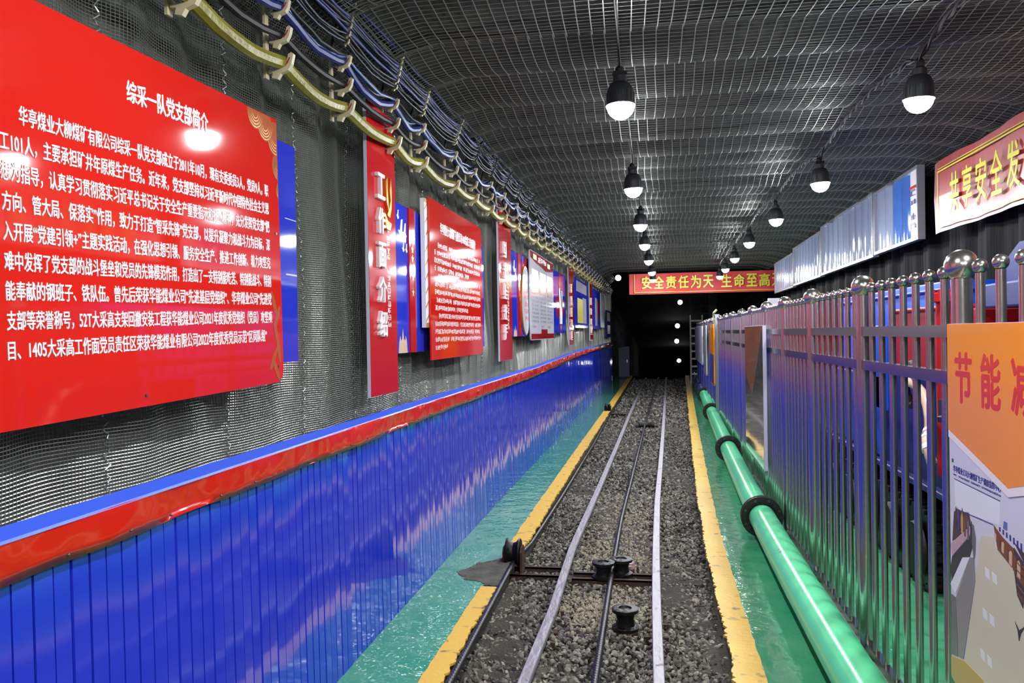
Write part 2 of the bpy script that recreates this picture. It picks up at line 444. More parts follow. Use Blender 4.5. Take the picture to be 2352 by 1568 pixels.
# dark incline beyond the lit gallery
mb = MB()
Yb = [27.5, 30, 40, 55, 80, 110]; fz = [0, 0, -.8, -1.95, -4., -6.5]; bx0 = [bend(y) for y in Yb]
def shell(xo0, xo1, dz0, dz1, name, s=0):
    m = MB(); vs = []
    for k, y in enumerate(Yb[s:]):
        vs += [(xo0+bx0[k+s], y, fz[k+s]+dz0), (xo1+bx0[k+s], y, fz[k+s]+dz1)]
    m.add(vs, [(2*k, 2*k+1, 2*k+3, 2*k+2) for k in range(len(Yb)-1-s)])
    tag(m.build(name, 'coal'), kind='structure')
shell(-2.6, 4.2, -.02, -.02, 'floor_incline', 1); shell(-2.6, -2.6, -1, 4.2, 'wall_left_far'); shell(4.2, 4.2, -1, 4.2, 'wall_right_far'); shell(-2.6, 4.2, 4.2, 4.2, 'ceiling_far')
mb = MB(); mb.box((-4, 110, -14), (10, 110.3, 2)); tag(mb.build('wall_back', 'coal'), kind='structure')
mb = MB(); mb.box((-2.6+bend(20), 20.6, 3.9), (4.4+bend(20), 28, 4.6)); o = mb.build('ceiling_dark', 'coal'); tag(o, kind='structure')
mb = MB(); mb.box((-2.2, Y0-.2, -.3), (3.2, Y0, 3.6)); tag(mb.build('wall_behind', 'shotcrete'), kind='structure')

# ------------------------------------------------------------------ left wall netting
def net():
    def fold(y, z):
        s = .016*np.sin(y*9.5+.6*np.sin(z*2.2))+.012*np.sin(y*23.+z*1.1)
        return (s+.012*np.sin(z*4+y*2))*np.clip((z-1.15)/.3, .15, 1)
    ys = np.unique(np.concatenate([np.arange(.9, 9, .035), np.arange(9, 27.3, .12)]))
    zs = np.arange(1.15, 3.02, .0098)
    Yg, Zg = np.meshgrid(ys, zs)
    lean = np.clip((Zg-2.75)/.3, 0, 1)**2*.12
    P = np.stack([wl(Yg)-.032+fold(Yg, Zg)+lean, Yg, Zg+.004*np.sin(Yg*9+Zg*3)], -1)
    A = wires(P, tri(.0015, 'xz'))
    yv = np.concatenate([np.arange(.9, 9, .0125), np.arange(9, 27.3, .03)]); zv = np.linspace(1.15, 3.02, 34)
    Yg, Zg = np.meshgrid(yv, zv, indexing='ij')
    lean = np.clip((Zg-2.75)/.3, 0, 1)**2*.12
    P = np.stack([wl(Yg)-.031+fold(Yg, Zg)+lean, Yg, Zg], -1)
    B = wires(P, tri(.0013, 'xy'))
    V, F = merge([A, B])
    o = np_obj('wire_netting', V, F, 'wire')
    tag(o, 'fine grey woven wire netting hanging in folds over the grey left wall', 'netting', kind='stuff')
    # twisted joining wires
    for k, y in enumerate([2.02, 2.68, 3.32, 3.95, 4.66, 5.3, 5.9, 7.1, 8.6, 9.8, 11.6, 13.3, 15.6]):
        m = MB(); pts = []
        for i in range(150):
            z = 1.17+i*.0122
            th = i*1.9
            pts.append((float(wl(y))-.026+float(fold(np.array(y), np.array(z)))+.007*math.cos(th), y+.010*math.sin(th), z))
        m.tube(pts, .0028, 5); m.build('seam_wire', 'wire', o)
net()

# ------------------------------------------------------------------ blue dado along the left wall
def dado():
    root = empty('wall_panelling', (0, 0, 0), 0, 'long blue grooved metal panelling with red top band along the left wall foot', 'wall panelling')
    vs, fs = [], []
    y = -4.9; prof = []
    G = .066
    while y < 27.2:
        gw = .012 if random.random() < .12 else .007
        t = random.uniform(-.0012, .0012)
        prof += [(y, t), (y+G-gw, t+random.uniform(-.0012, .0012)), (y+G-gw*.75, -.012), (y+G-gw*.25, -.012)]
        y += G
    zs = [0., .35, .75, 1.16]
    m = len(zs)
    for (yy, dx) in prof:
        for q, z in enumerate(zs):
            vs.append((float(wl(yy))+.022-.012*z+dx+.0015*math.sin(yy*2.7+q), yy, z))
    for k in range(len(prof)-1):
        for q in range(m-1): fs.append((k*m+q, (k+1)*m+q, (k+1)*m+q+1, k*m+q+1))
    MB().add(vs, fs).build('panel_sheet', 'blue', root)
    ys = np.arange(-4.9, 27.3, .06); k = len(ys)
    rise = np.interp(ys, [0, 10, 13.5, 17, 27], [0, .02, .07, .1, .11])
    wob = noise1(k, .014, 5)*.6; wx = noise1(k, .012, 4)*.8
    rows = []
    for h, dx in ((1.15, .036), (1.12, .039), (1.08, .040), (1.05, .038)):
        rows.append(np.stack([wl(ys)+dx+wx*(1 if h < 1.14 else .2), ys, h+rise+(wob*.35 if h < 1.06 else 0)], 1))
    for dx in (.032, ): rows.append(np.stack([wl(ys)+dx, ys, 1.055+rise], 1))
    V = np.concatenate(rows); i = np.arange(k-1)
    F = np.concatenate([np.stack([p*k+i, p*k+i+1, (p+1)*k+i+1, (p+1)*k+i], 1)[:, ::-1] for p in range(len(rows)-1)])
    np_obj('red_band', V, F, 'redband', root, True)
    rows = [np.stack([wl(ys)+a, ys, h+rise], 1) for a, h in ((-.022, 1.170), (.034, 1.153), (.038, 1.146), (-.022, 1.14))]
    V = np.concatenate(rows)
    F = np.concatenate([np.stack([p*k+i, p*k+i+1, ((p+1) % 4)*k+i+1, ((p+1) % 4)*k+i], 1) for p in range(4)])
    np_obj('top_ledge', V, F, 'cap', root)
    for yy in np.arange(1.75, 9, .24):
        m = MB(); m.sphere((float(wl(yy))+.05, yy+random.uniform(-.03, .03), 1.072+np.interp(yy, [0, 10, 13], [0, .02, .06])), .0045, 8, 6)
        m.build('screw', 'bolt', root)
dado()

# ------------------------------------------------------------------ boards on the left wall
def board_root(name, ya, yb, z0, X, label, cat, group=None, tilt=0.):
    yc = (ya+yb)/2; x = X+KL*bend(yc)
    slope = KL*(bend(yb)-bend(ya))/max(yb-ya, .01)
    r = empty(name, (x, yc, z0), -math.atan(slope), label, cat, group)
    r.rotation_euler = (tilt, 0, -math.atan(slope))
    return r, (yb-ya)
def fnL(W): return lambda u, v, w: (w, u-W/2, v)          # board plane: u along the wall from the near edge, v up, w out
def fitL(mb, s, W, u0, u1, v0, v1, w, **k): text_fit(mb, s, u0-W/2, u1-W/2, v0, v1, 'left', w, **k)

def big_board():
    r, W = board_root('information_board', 1.43, 2.85, 1.42, -1.372, 'large glossy red board with rows of white Chinese text, nearest on left wall', 'information board', tilt=.024)
    r.rotation_euler[2] -= .022
    fn = fnL(W); H = .975
    m = MB(); m.prism(rrect(0, W, 0, H, .05, (0, 1, 0, 0)), fn, 0, .008); m.build('panel', 'redboard', r)
    t = MB()
    fitL(t, '综采一队党支部简介', W, .56, .955, .825, .885, .0085, bold=.03)
    lines = ['华亭煤业大柳煤矿有限公司综采一队党支部成立于2011年10月，现有支委委员3人，党员9人，职',
             '工101人，主要承担矿井年原煤生产任务。近年来，党支部坚持以习近平新时代中国特色社会主义思',
             '想为指导，认真学习贯彻落实习近平总书记关于安全生产重要指示和批示精神，充分发挥党支部“把',
             '方向、管大局、保落实”作用，致力于打造“智采先锋”党支部，以提升凝聚力和战斗力为目标，深',
             '入开展“党建引领+”主题实践活动，在强化思想引领、服务安全生产、推进工作创新、着力攻坚克',
             '难中发挥了党支部的战斗堡垒和党员的先锋模范作用，打造出了一支特别能吃苦、特别能战斗、特别',
             '能奉献的钢班子、铁队伍。曾先后荣获华能煤业公司“先进基层党组织”、华亭煤业公司“先进党',
             '支部等荣誉称号，52T大采高支架回撤安装工程获华能煤业公司2021年度优秀党组织（党员）攻坚项',
             '目、1405大采高工作面党员责任区荣获华能煤业有限公司2022年度优秀党员示范“区岗队组”']
    for i, s in enumerate(lines):
        v = .700-i*.0655
        fitL(t, s, W, (.185 if i == 0 else .128), (1.295 if i == 8 else 1.338), v-.023, v+.023, .0085, bold=.02, keep=(-.12, .88))
    t.build('lettering', 'whiteletter', r)
    o = MB()
    clip = lambda P: [(min(u, W-.002), min(v, H-.002)) for u, v in P]
    for k, (cu, cv, q) in enumerate([(1.26, .965, .055), (1.33, .935, .055), (1.405, .90, .06), (1.425, .80, .05), (1.435, .71, .035)]):
        o.prism(clip(ellipse(cu, cv, q, q*1.05)), fn, .008, .0086+.0001*k, 0)
        for e in (.92, .74, .56, .38):
            arc = [(cu+q*e*math.cos(a), cv+q*1.05*e*math.sin(a)) for a in np.linspace(math.pi, 2*math.pi, 14)]
            for a, b in zip(arc[:-1], arc[1:]):
                if max(a[0], b[0]) > W-.004: continue
                o.prism([a, b, (b[0], b[1]+.003), (a[0], a[1]+.003)], fn, .0088, .0094+.0001*k, 1)
    o.build('cloud_ornament', ['tan', 'gold'], r); o = MB()
    for k, (cu, cv, a) in enumerate([(1.36, .29, .4), (1.38, .24, -.5), (1.37, .18, .3), (1.385, .12, .2), (1.345, .09, -.6), (1.36, .05, .5)]):
        p = ellipse(0, 0, .012, .05, 14)
        o.prism([(cu+x*math.cos(a)-y*math.sin(a), cv+x*math.sin(a)+y*math.cos(a)) for x, y in p], fn, .008, .0086+.0001*k, 0)
    o.build('flower_ornament', 'tan', r)
    for (u, v) in ((.03, .92), (W-.03, .55), (W-.04, .06), (.6, .03)):
        m = MB(); m.prism(ellipse(u, v, .005, .005, 10), fn, .008, .011); m.build('nail', 'bolt', r)
big_board()
r, W = board_root('backing_board', 1.3, 3.055, 1.505, -1.392, 'plain blue backing board behind the large red text board', 'backing board')
m = MB(); m.prism(rect(0, W, 0, .855), fnL(W), 0, .01); m.build('panel', 'blueboard', r)
m = MB(); m.prism(rect(W-.1, W-.001, .34, .346), fnL(W), .01, .011); m.prism(rect(W-.1, W-.001, .56, .563), fnL(W), .01, .011); m.build('seam_line', 'whiteedge', r)

def sign(ya, yb, z0, z1, label, front, glyphs, pitch, top, gh, emblem=False, small=True):
    r, W = board_root('vertical_sign', ya, yb, z0, -1.395, label, 'sign', 'tall red vertical signs on the left wall')
    fn = fnL(W); H = z1-z0
    m = MB(); m.prism(rect(0, W, 0, H), fn, 0, .017); m.build('panel', 'whiteedge', r)
    m = MB(); m.prism(rect(.002, W-.002, .002, H-.002), fn, .017, .019); m.build('front_sheet', front, r)
    for i, g in enumerate(glyphs):
        c = top-z0-i*pitch; t = MB()
        if g: fitL(t, g, W, W*.23, W*.50, c-gh/2, c+gh/2, .019, th=.02, bold=.028)
        else: greek(t, fn, W*.23, W*.50, c-gh/2, c+gh/2, .019, 1, gaps=False, th=.02)
        t.build('raised_letter', 'whiteletter', r)
    if small:
        t = MB()
        v = top-z0-.2
        while v > top-z0-(len(glyphs)-1)*pitch:
            greek(t, fn, W*.63, W*.77, v-.03, v, .019, 1); v -= .036
        t.build('small_lettering', 'whiteletter', r)
    if emblem:
        t = MB()
        t.prism([(W*0.690, .95), (W*0.750, 1.0), (W*0.775, 1.10), (W*0.740, 1.17), (W*0.690, 1.1), (W*0.730, 1.05), (W*0.670, 1.0), (W*0.590, .96)], fn, .019, .034)
        t.prism([(W*0.550, 1.14), (W*0.630, 1.17), (W*0.625, 1.06), (W*0.660, .97), (W*0.580, 1.03)], fn, .019, .034)
        t.prism([(W*0.490, .97), (W*0.610, .93), (W*0.750, .92), (W*0.690, .88), (W*0.550, .885)], fn, .019, .034)
        t.build('gold_emblem', 'goldmetal', r)
sign(3.895, 4.345, 1.29, 2.80, 'tall red sign reading 工作面介绍 with gold flame emblem, nearest of the vertical signs', 'redsign', '工作面介绍', .180, 2.385, .135, True)
sign(7.44, 8.10, 1.345, 2.83, 'tall red vertical sign between the two red and white text boards', 'redsign', ['', '', '', '', ''], .20, 2.42, .16)
sign(13.5, 14.25, 1.40, 2.72, 'tall dark red vertical sign before the board with a yellow sheet', 'darkred', ['', '', '', '', ''], .20, 2.36, .16, small=False)
sign(17.7, 18.45, 1.43, 2.75, 'farthest tall dark red vertical sign beyond the board with a yellow sheet', 'darkred', ['', '', '', ''], .22, 2.3, .16, small=False)

def spire(mb, fn, u, w, h0, h, d):
    mb.prism([(u, h0), (u+w, h0), (u+w*.93, h0+h*.5), (u+w*.82, h0+h*.72), (u+w*.74, h0+h*.5), (u+w*.6, h0+h*.6), (u+w*.5, h0+h), (u+w*.4, h0+h*.6), (u+w*.28, h0+h*.5), (u+w*.2, h0+h*.72), (u+w*.08, h0+h*.45)], fn, d, d+.001)
def bird(mb, fn, u, v, s, d):
    mb.prism([(u, v+.1*s), (u+.35*s, v+.12*s), (u+.55*s, v+.7*s), (u+.8*s, v+.75*s), (u+.7*s, v+.1*s), (u+.95*s, v-.1*s), (u+.7*s, v-.3*s), (u+.45*s, v-.35*s), (u+.3*s, v-.12*s)], fn, d, d+.001)
def dove_board():
    r, W = board_root('backing_board', 4.33, 6.86, 1.50, -1.412, 'blue backing board with white doves and red starred stripe beside the nearest tall sign', 'backing board')
    fn = fnL(W); H = .865
    m = MB(); m.prism(rect(0, W, 0, H), fn, 0, .012); m.build('panel', 'blueboard', r)
    m = MB(); m.prism(rect(.325, .445, .0, H), fn, .012, .022); s = m.build('red_stripe', 'redsign', r)
    m = MB()
    for k in range(6): m.prism(star(.385, .40+k*.055 if k else .36, .03), fn, .022, .024)
    m.build('gold_stars', 'goldmetal', s)
    m = MB(); bird(m, fn, .14, .70, .11, .012); bird(m, fn, .22, .70, .09, .012); bird(m, fn, .21, .61, .05, .012); bird(m, fn, .27, .61, .05, .012); bird(m, fn, .115, .79, .05, .012); m.build('white_doves', 'whiteletter', r)
    m = MB(); spire(m, fn, .115, .17, .0, .14, .012); m.build('tower_print', 'peach', r)
dove_board()
r, W = board_root('backing_board', 4.88, 6.3, 1.65, -1.385, 'white and gold scroll edged board right behind the second red text board', 'backing board')
m = MB(); m.prism(rect(0, W, 0, .81), fnL(W), 0, .028); m.build('panel', 'whiteletter', r)
m = MB()
for k in range(9): m.prism([(.0, .03+k*.088), (.06, .07+k*.088), (.06, .085+k*.088), (0, .045+k*.088)], fnL(W), .028, .029)
m.prism(rect(0, .06, 0, .03), fnL(W), .028, .0295); m.prism(rect(0, .06, .785, .81), fnL(W), .028, .0295); m.build('gold_pattern', 'gold', r)
def red_text_board():
    r, W = board_root('information_board', 4.94, 6.52, 1.443, -1.352, 'smaller glossy red board densely covered in white text, second along left wall', 'information board')
    fn = fnL(W); H = 1.03
    m = MB(); m.prism(rrect(0, W, 0, H, .07, (0, 1, 1, 0)), fn, 0, .010); m.build('panel', 'redboard', r)
    t = MB(); fitL(t, '华亭煤业大柳煤矿有限公司1405综采工作面简介', W, .26, 1.35, .83, .905, .010, bold=.02); t.build('title_lettering', 'whiteletter', r)
    t = MB()
    for i in range(14):
        u0, u1 = .10, 1.5
        if i in (0, 4, 9): u0 = .19
        if i == 3: u1 = 1.1
        if i == 8: u1 = 1.05
        if i == 13: u1 = .42
        v = .765-i*.0515
        greek(t, fn, u0, u1, v-.032, v, .010, int((u1-u0)/.036))
    t.build('small_lettering', 'whiteletter', r)
red_text_board()

def third_boards():
    r, W = board_root('backing_board', 8.14, 9.40, 1.575, -1.412, 'blue backing board with white oval panel beside the second tall red sign', 'backing board')
    fn = fnL(W); H = .90
    m = MB(); m.prism(rect(0, W, 0, H), fn, 0, .012); m.build('panel', 'blueboard', r)
    m = MB(); m.prism(rect(.46, .62, 0, H), fn, .012, .022); m.build('red_stripe', 'redsign', r)
    m = MB()
    for k in range(5): m.prism(star(.54, .40+k*.055, .03), fn, .022, .024)
    m.build('gold_stars', 'goldmetal', r)
    m = MB(); bird(m, fn, .2, .72, .12, .012); bird(m, fn, .3, .66, .09, .012); m.build('white_doves', 'whiteletter', r)
    m = MB(); spire(m, fn, .18, .2, 0, .11, .012); m.build('tower_print', 'peach', r)
    m = MB(); m.prism([(.72, .42), (.70, .72), (.76, .86), (.86, .80), (.97, .90), (1.08, .88), (1.10, .45)], fn, .012, .016); m.build('red_flag', 'redsign', r)
    m = MB(); m.prism(ellipse(.90, .40, .285, .39, 40), fn, .016, .032); ov = m.build('oval_panel', 'gold', r)
    m = MB(); m.prism(ellipse(.90, .40, .272, .377, 40), fn, .032, .034); m.build('oval_face', 'whiteboard', ov)
    t = MB()
    for v in (.60, .52, .44, .36, .28, .20): greek(t, fn, .75+abs(v-.4)*.2, 1.05-abs(v-.4)*.2, v-.025, v+.025, .034, 3, gaps=False)
    t.build('red_lettering', 'redprint', ov)
    r, W = board_root('notice_board', 9.2, 11.3, 1.525, -1.37, 'white board with three dark photos over columns of grey text, red header', 'notice board')
    fn = fnL(W); H = 1.055
    m = MB(); m.prism(rrect(0, W, 0, H, .05), fn, 0, .015); m.build('panel', 'whiteboard', r)
    m = MB(); m.prism([(.02, H-.01), (.05, H-.09), (.5, H-.13), (.9, H-.14), (1.3, H-.17), (1.7, H-.15), (W-.02, H-.12), (W-.02, H-.01)], fn, .015, .017)
    m.prism(rect(.03, W-.03, .01, .075), fn, .015, .017); m.prism(rect(.85, 1.4, .03, .13), fn, .017, .019); m.build('red_header', 'darkred', r)
    m = MB(); m.prism(rect(.25, .52, H-.09, H-.03), fn, .017, .018); m.prism(rect(1.5, 1.75, H-.11, H-.05), fn, .017, .018); m.build('yellow_flag', 'yellowprint', r)
    t = MB(); greek(t, fn, .62, 1.4, H-.10, H-.03, .017, 6); t.build('header_lettering', 'whiteletter', r)
    for a in (.12, .80, 1.45):
        m = MB(); m.prism(rect(a, a+.5, .56, .84), fn, .015, .017); m.build('photo', 'darkprint', r)
    t = MB()
    for a in (.12, .80, 1.45):
        for k in range(8):
            if k == 7: greek(t, fn, a, a+.3, .145, .175, .015, 4)
            else: greek(t, fn, a, a+.55, .495-k*.048, .53-k*.048, .015, 9)
    t.build('small_lettering', 'greyprint', r)
    r, W = board_root('backing_board', 11.25, 13.2, 1.605, -1.412, 'blue backing board with red map shape and white pen beyond white notice board', 'backing board')
    fn = fnL(W); H = .93
    m = MB(); m.prism(rect(0, W, 0, H), fn, 0, .012); m.build('panel', 'blueboard', r)
    m = MB(); m.prism([(.55, .55), (.75, .50), (.95, .58), (1.2, .50), (1.75, .56), (1.72, .35), (1.5, .25), (1.3, .2), (1.1, .28), (.9, .22), (.75, .3), (.7, .42)], fn, .012, .016); m.prism([(1.0, .75), (1.15, .93), (1.4, .93), (1.5, .7), (1.25, .62)], fn, .012, .016); m.prism([(1.12, .12), (1.25, .0), (1.38, .14)], fn, .012, .016); m.build('red_print', 'redsign', r)
    m = MB(); m.prism([(1.02, .68), (1.14, .70), (1.3, .40), (1.42, .38), (1.40, .14), (1.12, .14), (1.12, .4)], fn, .016, .020); m.build('white_print', 'whiteletter', r)
    m = MB(); m.prism([(1.3, .66), (1.45, .66), (1.45, .40), (1.34, .42)], fn, .0162, .0205); m.build('teal_print', 'tealprint', r)
    r, W = board_root('notice_board', 14.6, 17.3, 1.70, -1.40, 'blue framed board with yellow and white sheets between the two dark red signs', 'notice board')
    fn = fnL(W); H = .92
    m = MB(); m.prism(rect(0, W, 0, H), fn, 0, .015); m.build('panel', 'blueboard', r)
    m = MB(); m.prism(rect(.45, 1.45, .09, .56), fn, .015, .018); m.build('yellow_sheet', 'yellowprint', r)
    m = MB(); m.prism(rect(1.5, 2.3, .09, .60), fn, .015, .018); m.prism(rect(.3, 2.4, .68, .88), fn, .015, .018); m.build('white_sheet', 'whiteboard', r)
    r, W = board_root('notice_board', 18.8, 21.1, 1.69, -1.40, 'blue and white sheet board just beyond the farthest dark red sign', 'notice board')
    fn = fnL(W); H = .95
    m = MB(); m.prism(rect(0, W, 0, H), fn, 0, .015); m.build('panel', 'blueboard', r)
    m = MB(); m.prism(rect(.6, 1.2, .08, .75), fn, .015, .018); m.build('white_sheet', 'whiteboard', r)
    m = MB(); m.prism(rect(1.25, 1.9, .3, .7), fn, .015, .018); m.build('red_sheet', 'darkred', r)
    r, W = board_root('notice_board', 21.3, 22.6, 1.74, -1.40, 'narrow pale lilac board between blue and white board and last blue board', 'notice board')
    m = MB(); m.prism(rect(0, W, 0, .9), fnL(W), 0, .015); m.build('panel', 'lilac', r)
    r, W = board_root('notice_board', 23.4, 26.0, 1.46, -1.40, 'last blue board with two pale squares at the end of left wall', 'notice board')
    fn = fnL(W)
    m = MB(); m.prism(rect(0, W, 0, .80), fn, 0, .015); m.build('panel', 'blueboard', r)
    for v in (.10, .48):
        m = MB(); m.prism(rect(.6, 1.9, v, v+.26), fn, .015, .018); m.build('pale_square', 'peach', r)
third_boards()

# ------------------------------------------------------------------ cables and their hangers
HY = [1.6, 2.22, 2.85, 3.49, 4.20, 4.74, 5.56, 6.2, 6.83, 7.46]+[7.46+.68*k for k in range(1, 26)]
drift = lambda y: float(np.interp(y, [2, 5, 8, 13, 25], [0, .03, .08, .13, .17]))
ROWS = [2.62, 2.725, 2.83, 2.92, 2.955, 2.99, 3.02, 3.05, 3.08]       # hook heights: hose, black cable, bundle, six small hooks
def rowx(i, y):
    t = max(0, (ROWS[i]-2.86)/.24)
    return -1.335+KL*bend(y)+t*(.03+.013*max(0, min(y, 16)-3.5)+.02)
def rowz(i, y):
    z = ROWS[i]+drift(y)
    return min(z, ceil_z(y)-.03)
def hook_poly(s):  # side view of a hook: saddle under the cable, arm rising in front
    return [(-.035*s, -.055*s), (-.012*s, -.060*s), (.0, -.040*s), (.030*s, -.030*s), (.044*s, -.006*s), (.052*s, .030*s), (.044*s, .036*s), (.032*s, .030*s), (.024*s, .0), (.008*s, -.020*s), (-.030*s, -.026*s), (-.05*s, -.026*s), (-.05*s, -.034*s), (-.03*s, -.036*s)]
def make_hanger():
    r = empty('cable_hanger', (0, 0, 0))
    m = MB(); m.box((-.066, -.014, 2.565), (-.056, .014, 2.86)); m.build('backing_strip', 'cream', r)
    m = MB(); pts = [(-.06, -.0, 2.86), (-.052, 0, 2.92), (-.03, 0, 3.0), (.0, 0, 3.09)]
    m.tube(pts, .008, 6); m.build('upper_strip', 'black', r)
    for i, (z, s) in enumerate(((2.62, 1.0), (2.725, .85), (2.83, .75))):
        m = MB(); m.prism(hook_poly(s), lambda u, v, w, z=z: (u, w, v+z), -.010, .010); h = m.build('hook', 'cream', r)
        m = MB(); m.prism([(.018*s, -.016*s), (.030*s, -.004*s), (.040*s, .016*s), (.036*s, .018*s), (.026*s, .0), (.014*s, -.012*s)], lambda u, v, w, z=z: (u, w, v+z), -.0115, .0115); m.build('red_slot', 'redslot', h)
    return r
hang0 = None
for k, y in enumerate(HY):
    if hang0 is None: hang0 = h = make_hanger()
    else: h = copy_tree(hang0)
    h.location = (-1.335+KL*bend(y), y, drift(y)*1.0)
    for i in range(6):
        ry, rx, rz_ = y, rowx(3+i, y), rowz(3+i, y)
        m = MB(); m.prism(hook_poly(.34), lambda u, v, w: (u+rx-(-1.335+KL*bend(y)), w, v+rz_-drift(y)), -.008, .008)
        m.build('small_hook', 'cream' if y < 6 else 'black', h)
    tag(h, f'cream cable hanger with red slotted hooks, {ORD[k]} along the left wall', 'cable hanger', 'cable hangers along the left wall')

def run(i, r, sag, dx=0., dz=0., jit=.006, ys=(1.0, 24.5), step=6, wave=0.):
    """a cable laid over hook row i, drooping between hangers"""
    pts = []
    for a, b in zip(HY[:-1], HY[1:]):
        if b < ys[0] or a > ys[1]: continue
        sg = sag*random.uniform(.6, 1.3); ox = random.uniform(-1, 1)*wave; oz = random.uniform(-1, .4)*wave
        nst = step if a < 10 else 3
        for q in range(nst):
            t = q/nst; y = a+(b-a)*t; s = math.sin(math.pi*t)
            pts.append((rowx(i, y)+dx+s*ox+random.uniform(-jit, jit)*s, y, rowz(i, y)+dz-sg*s+s*oz))
    return MB().tube(pts, r, 8)
o = run(0, .026, .035, .0, .005, .002, step=8).build('cable_hose', 'hose'); tag(o, 'thick grimy yellow hose on the lowest row of hooks along the left wall', 'hose')
o = run(1, .0145, .035, .0, .0, .002, step=8).build('cable', 'black'); tag(o, 'single black cable on the hooks just above the thick yellow hose', 'cable')
nm = ['lower', 'upper']
for q, (mt, r, dx, dz, l) in enumerate((('cableblue', .017, .0, .0, 'thickest dark blue cable at the bottom of the drooping bundle'), ('black', .011, -.02, .018, 'black cable close against the wall in the drooping bundle'),
                                        ('cablesky', .006, .012, .022, 'thin light blue cable on the outside of the drooping bundle'), ('black', .008, .01, .03, 'thin black cable on top of the drooping bundle'), ('cablesky', .006, -.004, .034, 'thin light blue cable on top of the drooping bundle'))):
    o = run(2, r, .05, dx, dz, .012, wave=.02).build('cable', mt); tag(o, l+' above the single black cable', 'cable', 'cables in the drooping bundle')
words = ['lowest', 'second lowest', 'third lowest', 'fourth lowest', 'fifth lowest', 'topmost']
for i in range(6):
    for q in range(3 if i in (1, 2, 3) else 2):
        mt = random.choice(['cableblue', 'cablenavy', 'black', 'cablenavy']) if q < 2 else 'black'
        colr = {'cableblue': 'blue', 'cablenavy': 'navy', 'black': 'black', 'cablesky': 'light blue'}[mt]
        o = run(3+i, .0065, random.choice([.006, .015, .03]), .004*q, .008*q, .005, wave=.018 if q else .006).build('cable', mt)
        tag(o, f'thin {colr} cable {["undermost", "in the middle", "uppermost"][q] if i in (1, 2, 3) else ["undermost", "uppermost"][q]} on the {words[i]} small hooks', 'cable', 'thin cables on the small hooks')

# ------------------------------------------------------------------ hanging lamps
def make_lamp():
    r = empty('hanging_lamp', (0, 0, 0))
    m = MB(); m.lathe([(.001, .155), (.03, .155), (.036, .15), (.037, .118), (.050, .112), (.060, .095), (.068, .075), (.071, .05), (.072, .004), (.078, .002), (.078, -.006), (.06, -.006)], 24)
    for k in range(16):
        a = 2*math.pi*k/16; m.prism([(-.003, 0), (.003, 0), (.003, 1), (-.003, 1)], lambda u, v, w, a=a: ((.068+w)*math.cos(a)-u*math.sin(a), (.068+w)*math.sin(a)+u*math.cos(a), .01+v*.05), -.004, .006)
    m.build('housing', 'lampbody', r)
    m = MB(); m.lathe([(.077, -.006), (.072, -.014), (.066, -.034), (.056, -.050), (.045, -.060)], 16)
    d = m.build('dome', 'bulb', r)
    m = MB(); m.lathe([(.045, -.060), (.036, -.0665), (.020, -.0735), (.001, -.076)], 16); m.build('bright_core', 'core', d)
    m = MB(); m.box((-.035, -.02, .155), (.035, .02, .175)); m.lathe([(.02, .17), (.024, .19), (.012, .205), (.006, .21)], 12); m.build('junction_cap', 'black', r)
    return r
lampsL = [(-.11, 4.27), (-.08, 6.76), (-.035, 9.06), (.01, 11.37), (.075, 13.9), (.15, 16.6), (.19, 18.9)]
lampsR = [(1.42, 4.49), (1.425, 6.9), (1.41, 9.05), (1.44, 11.55), (1.50, 13.97), (1.57, 16.3), (1.65, 18.4)]
backL = [(-.12, 1.75), (-.12, -.75), (-.12, -3.2)]; backR = [(1.42, 2.0), (1.42, -.5), (1.42, -3.0)]
proto = make_lamp(); used = False
def lamp(x, y, z, label):
    global used
    o = proto if not used else copy_tree(proto); used = True
    o.location = (x, y, z); o.rotation_euler = (random.uniform(-.05, .05), random.uniform(-.06, .06), random.uniform(0, 3))
    tag(o, label, 'lamp', 'lamps hanging from the gallery ceiling')
for side, front, back in (('left', lampsL, backL), ('right', lampsR, backR)):
    nmx = 'above the rail track' if side == 'left' else 'above the stainless fence side'
    for k, (x, y) in enumerate(front): lamp(x, y, 2.79+(.02 if y > 10 else 0), f'lit hanging lamp, {ORD[k]} ahead in the row {nmx}')
    for k, (x, y) in enumerate(back): lamp(x, y, 2.79, f'lit hanging lamp, {ORD[k]} behind the viewer in the row {nmx}')
# lamp cords
def cord(pts_l, twist, r, name, mt, label):
    allp = sorted(pts_l, key=lambda p: p[1]); pts = []
    for a, b in zip(allp[:-1], allp[1:]):
        for q in range(14):
            t = q/14; s = math.sin(math.pi*t)
            pts.append((a[0]+(b[0]-a[0])*t, a[1]+(b[1]-a[1])*t, 2.985+.10*s**.55+.006*math.sin(q*3.1+a[1])))
    m = MB()
    if not twist: m.tube(pts, r, 6)
    else:
        for ph in (0, math.pi):
            fine = []
            for a, b in zip(pts[:-1], pts[1:]):
                for q in range(5):
                    t = q/5; p = Vector(a).lerp(Vector(b), t); th = p.y*20+ph
                    fine.append((p.x+.009*math.cos(th), p.y, p.z+.009*math.sin(th)))
            m.tube(fine, r, 6)
    o = m.build(name, mt); tag(o, label, 'cord')
cord(backL+lampsL, False, .006, 'lamp_cord', 'black', 'thin dark cord linking the ceiling lamps above the rail track')
cord(backR+lampsR, True, .0075, 'lamp_cord', 'black', 'thick twisted black cord linking the ceiling lamps on the fence side')
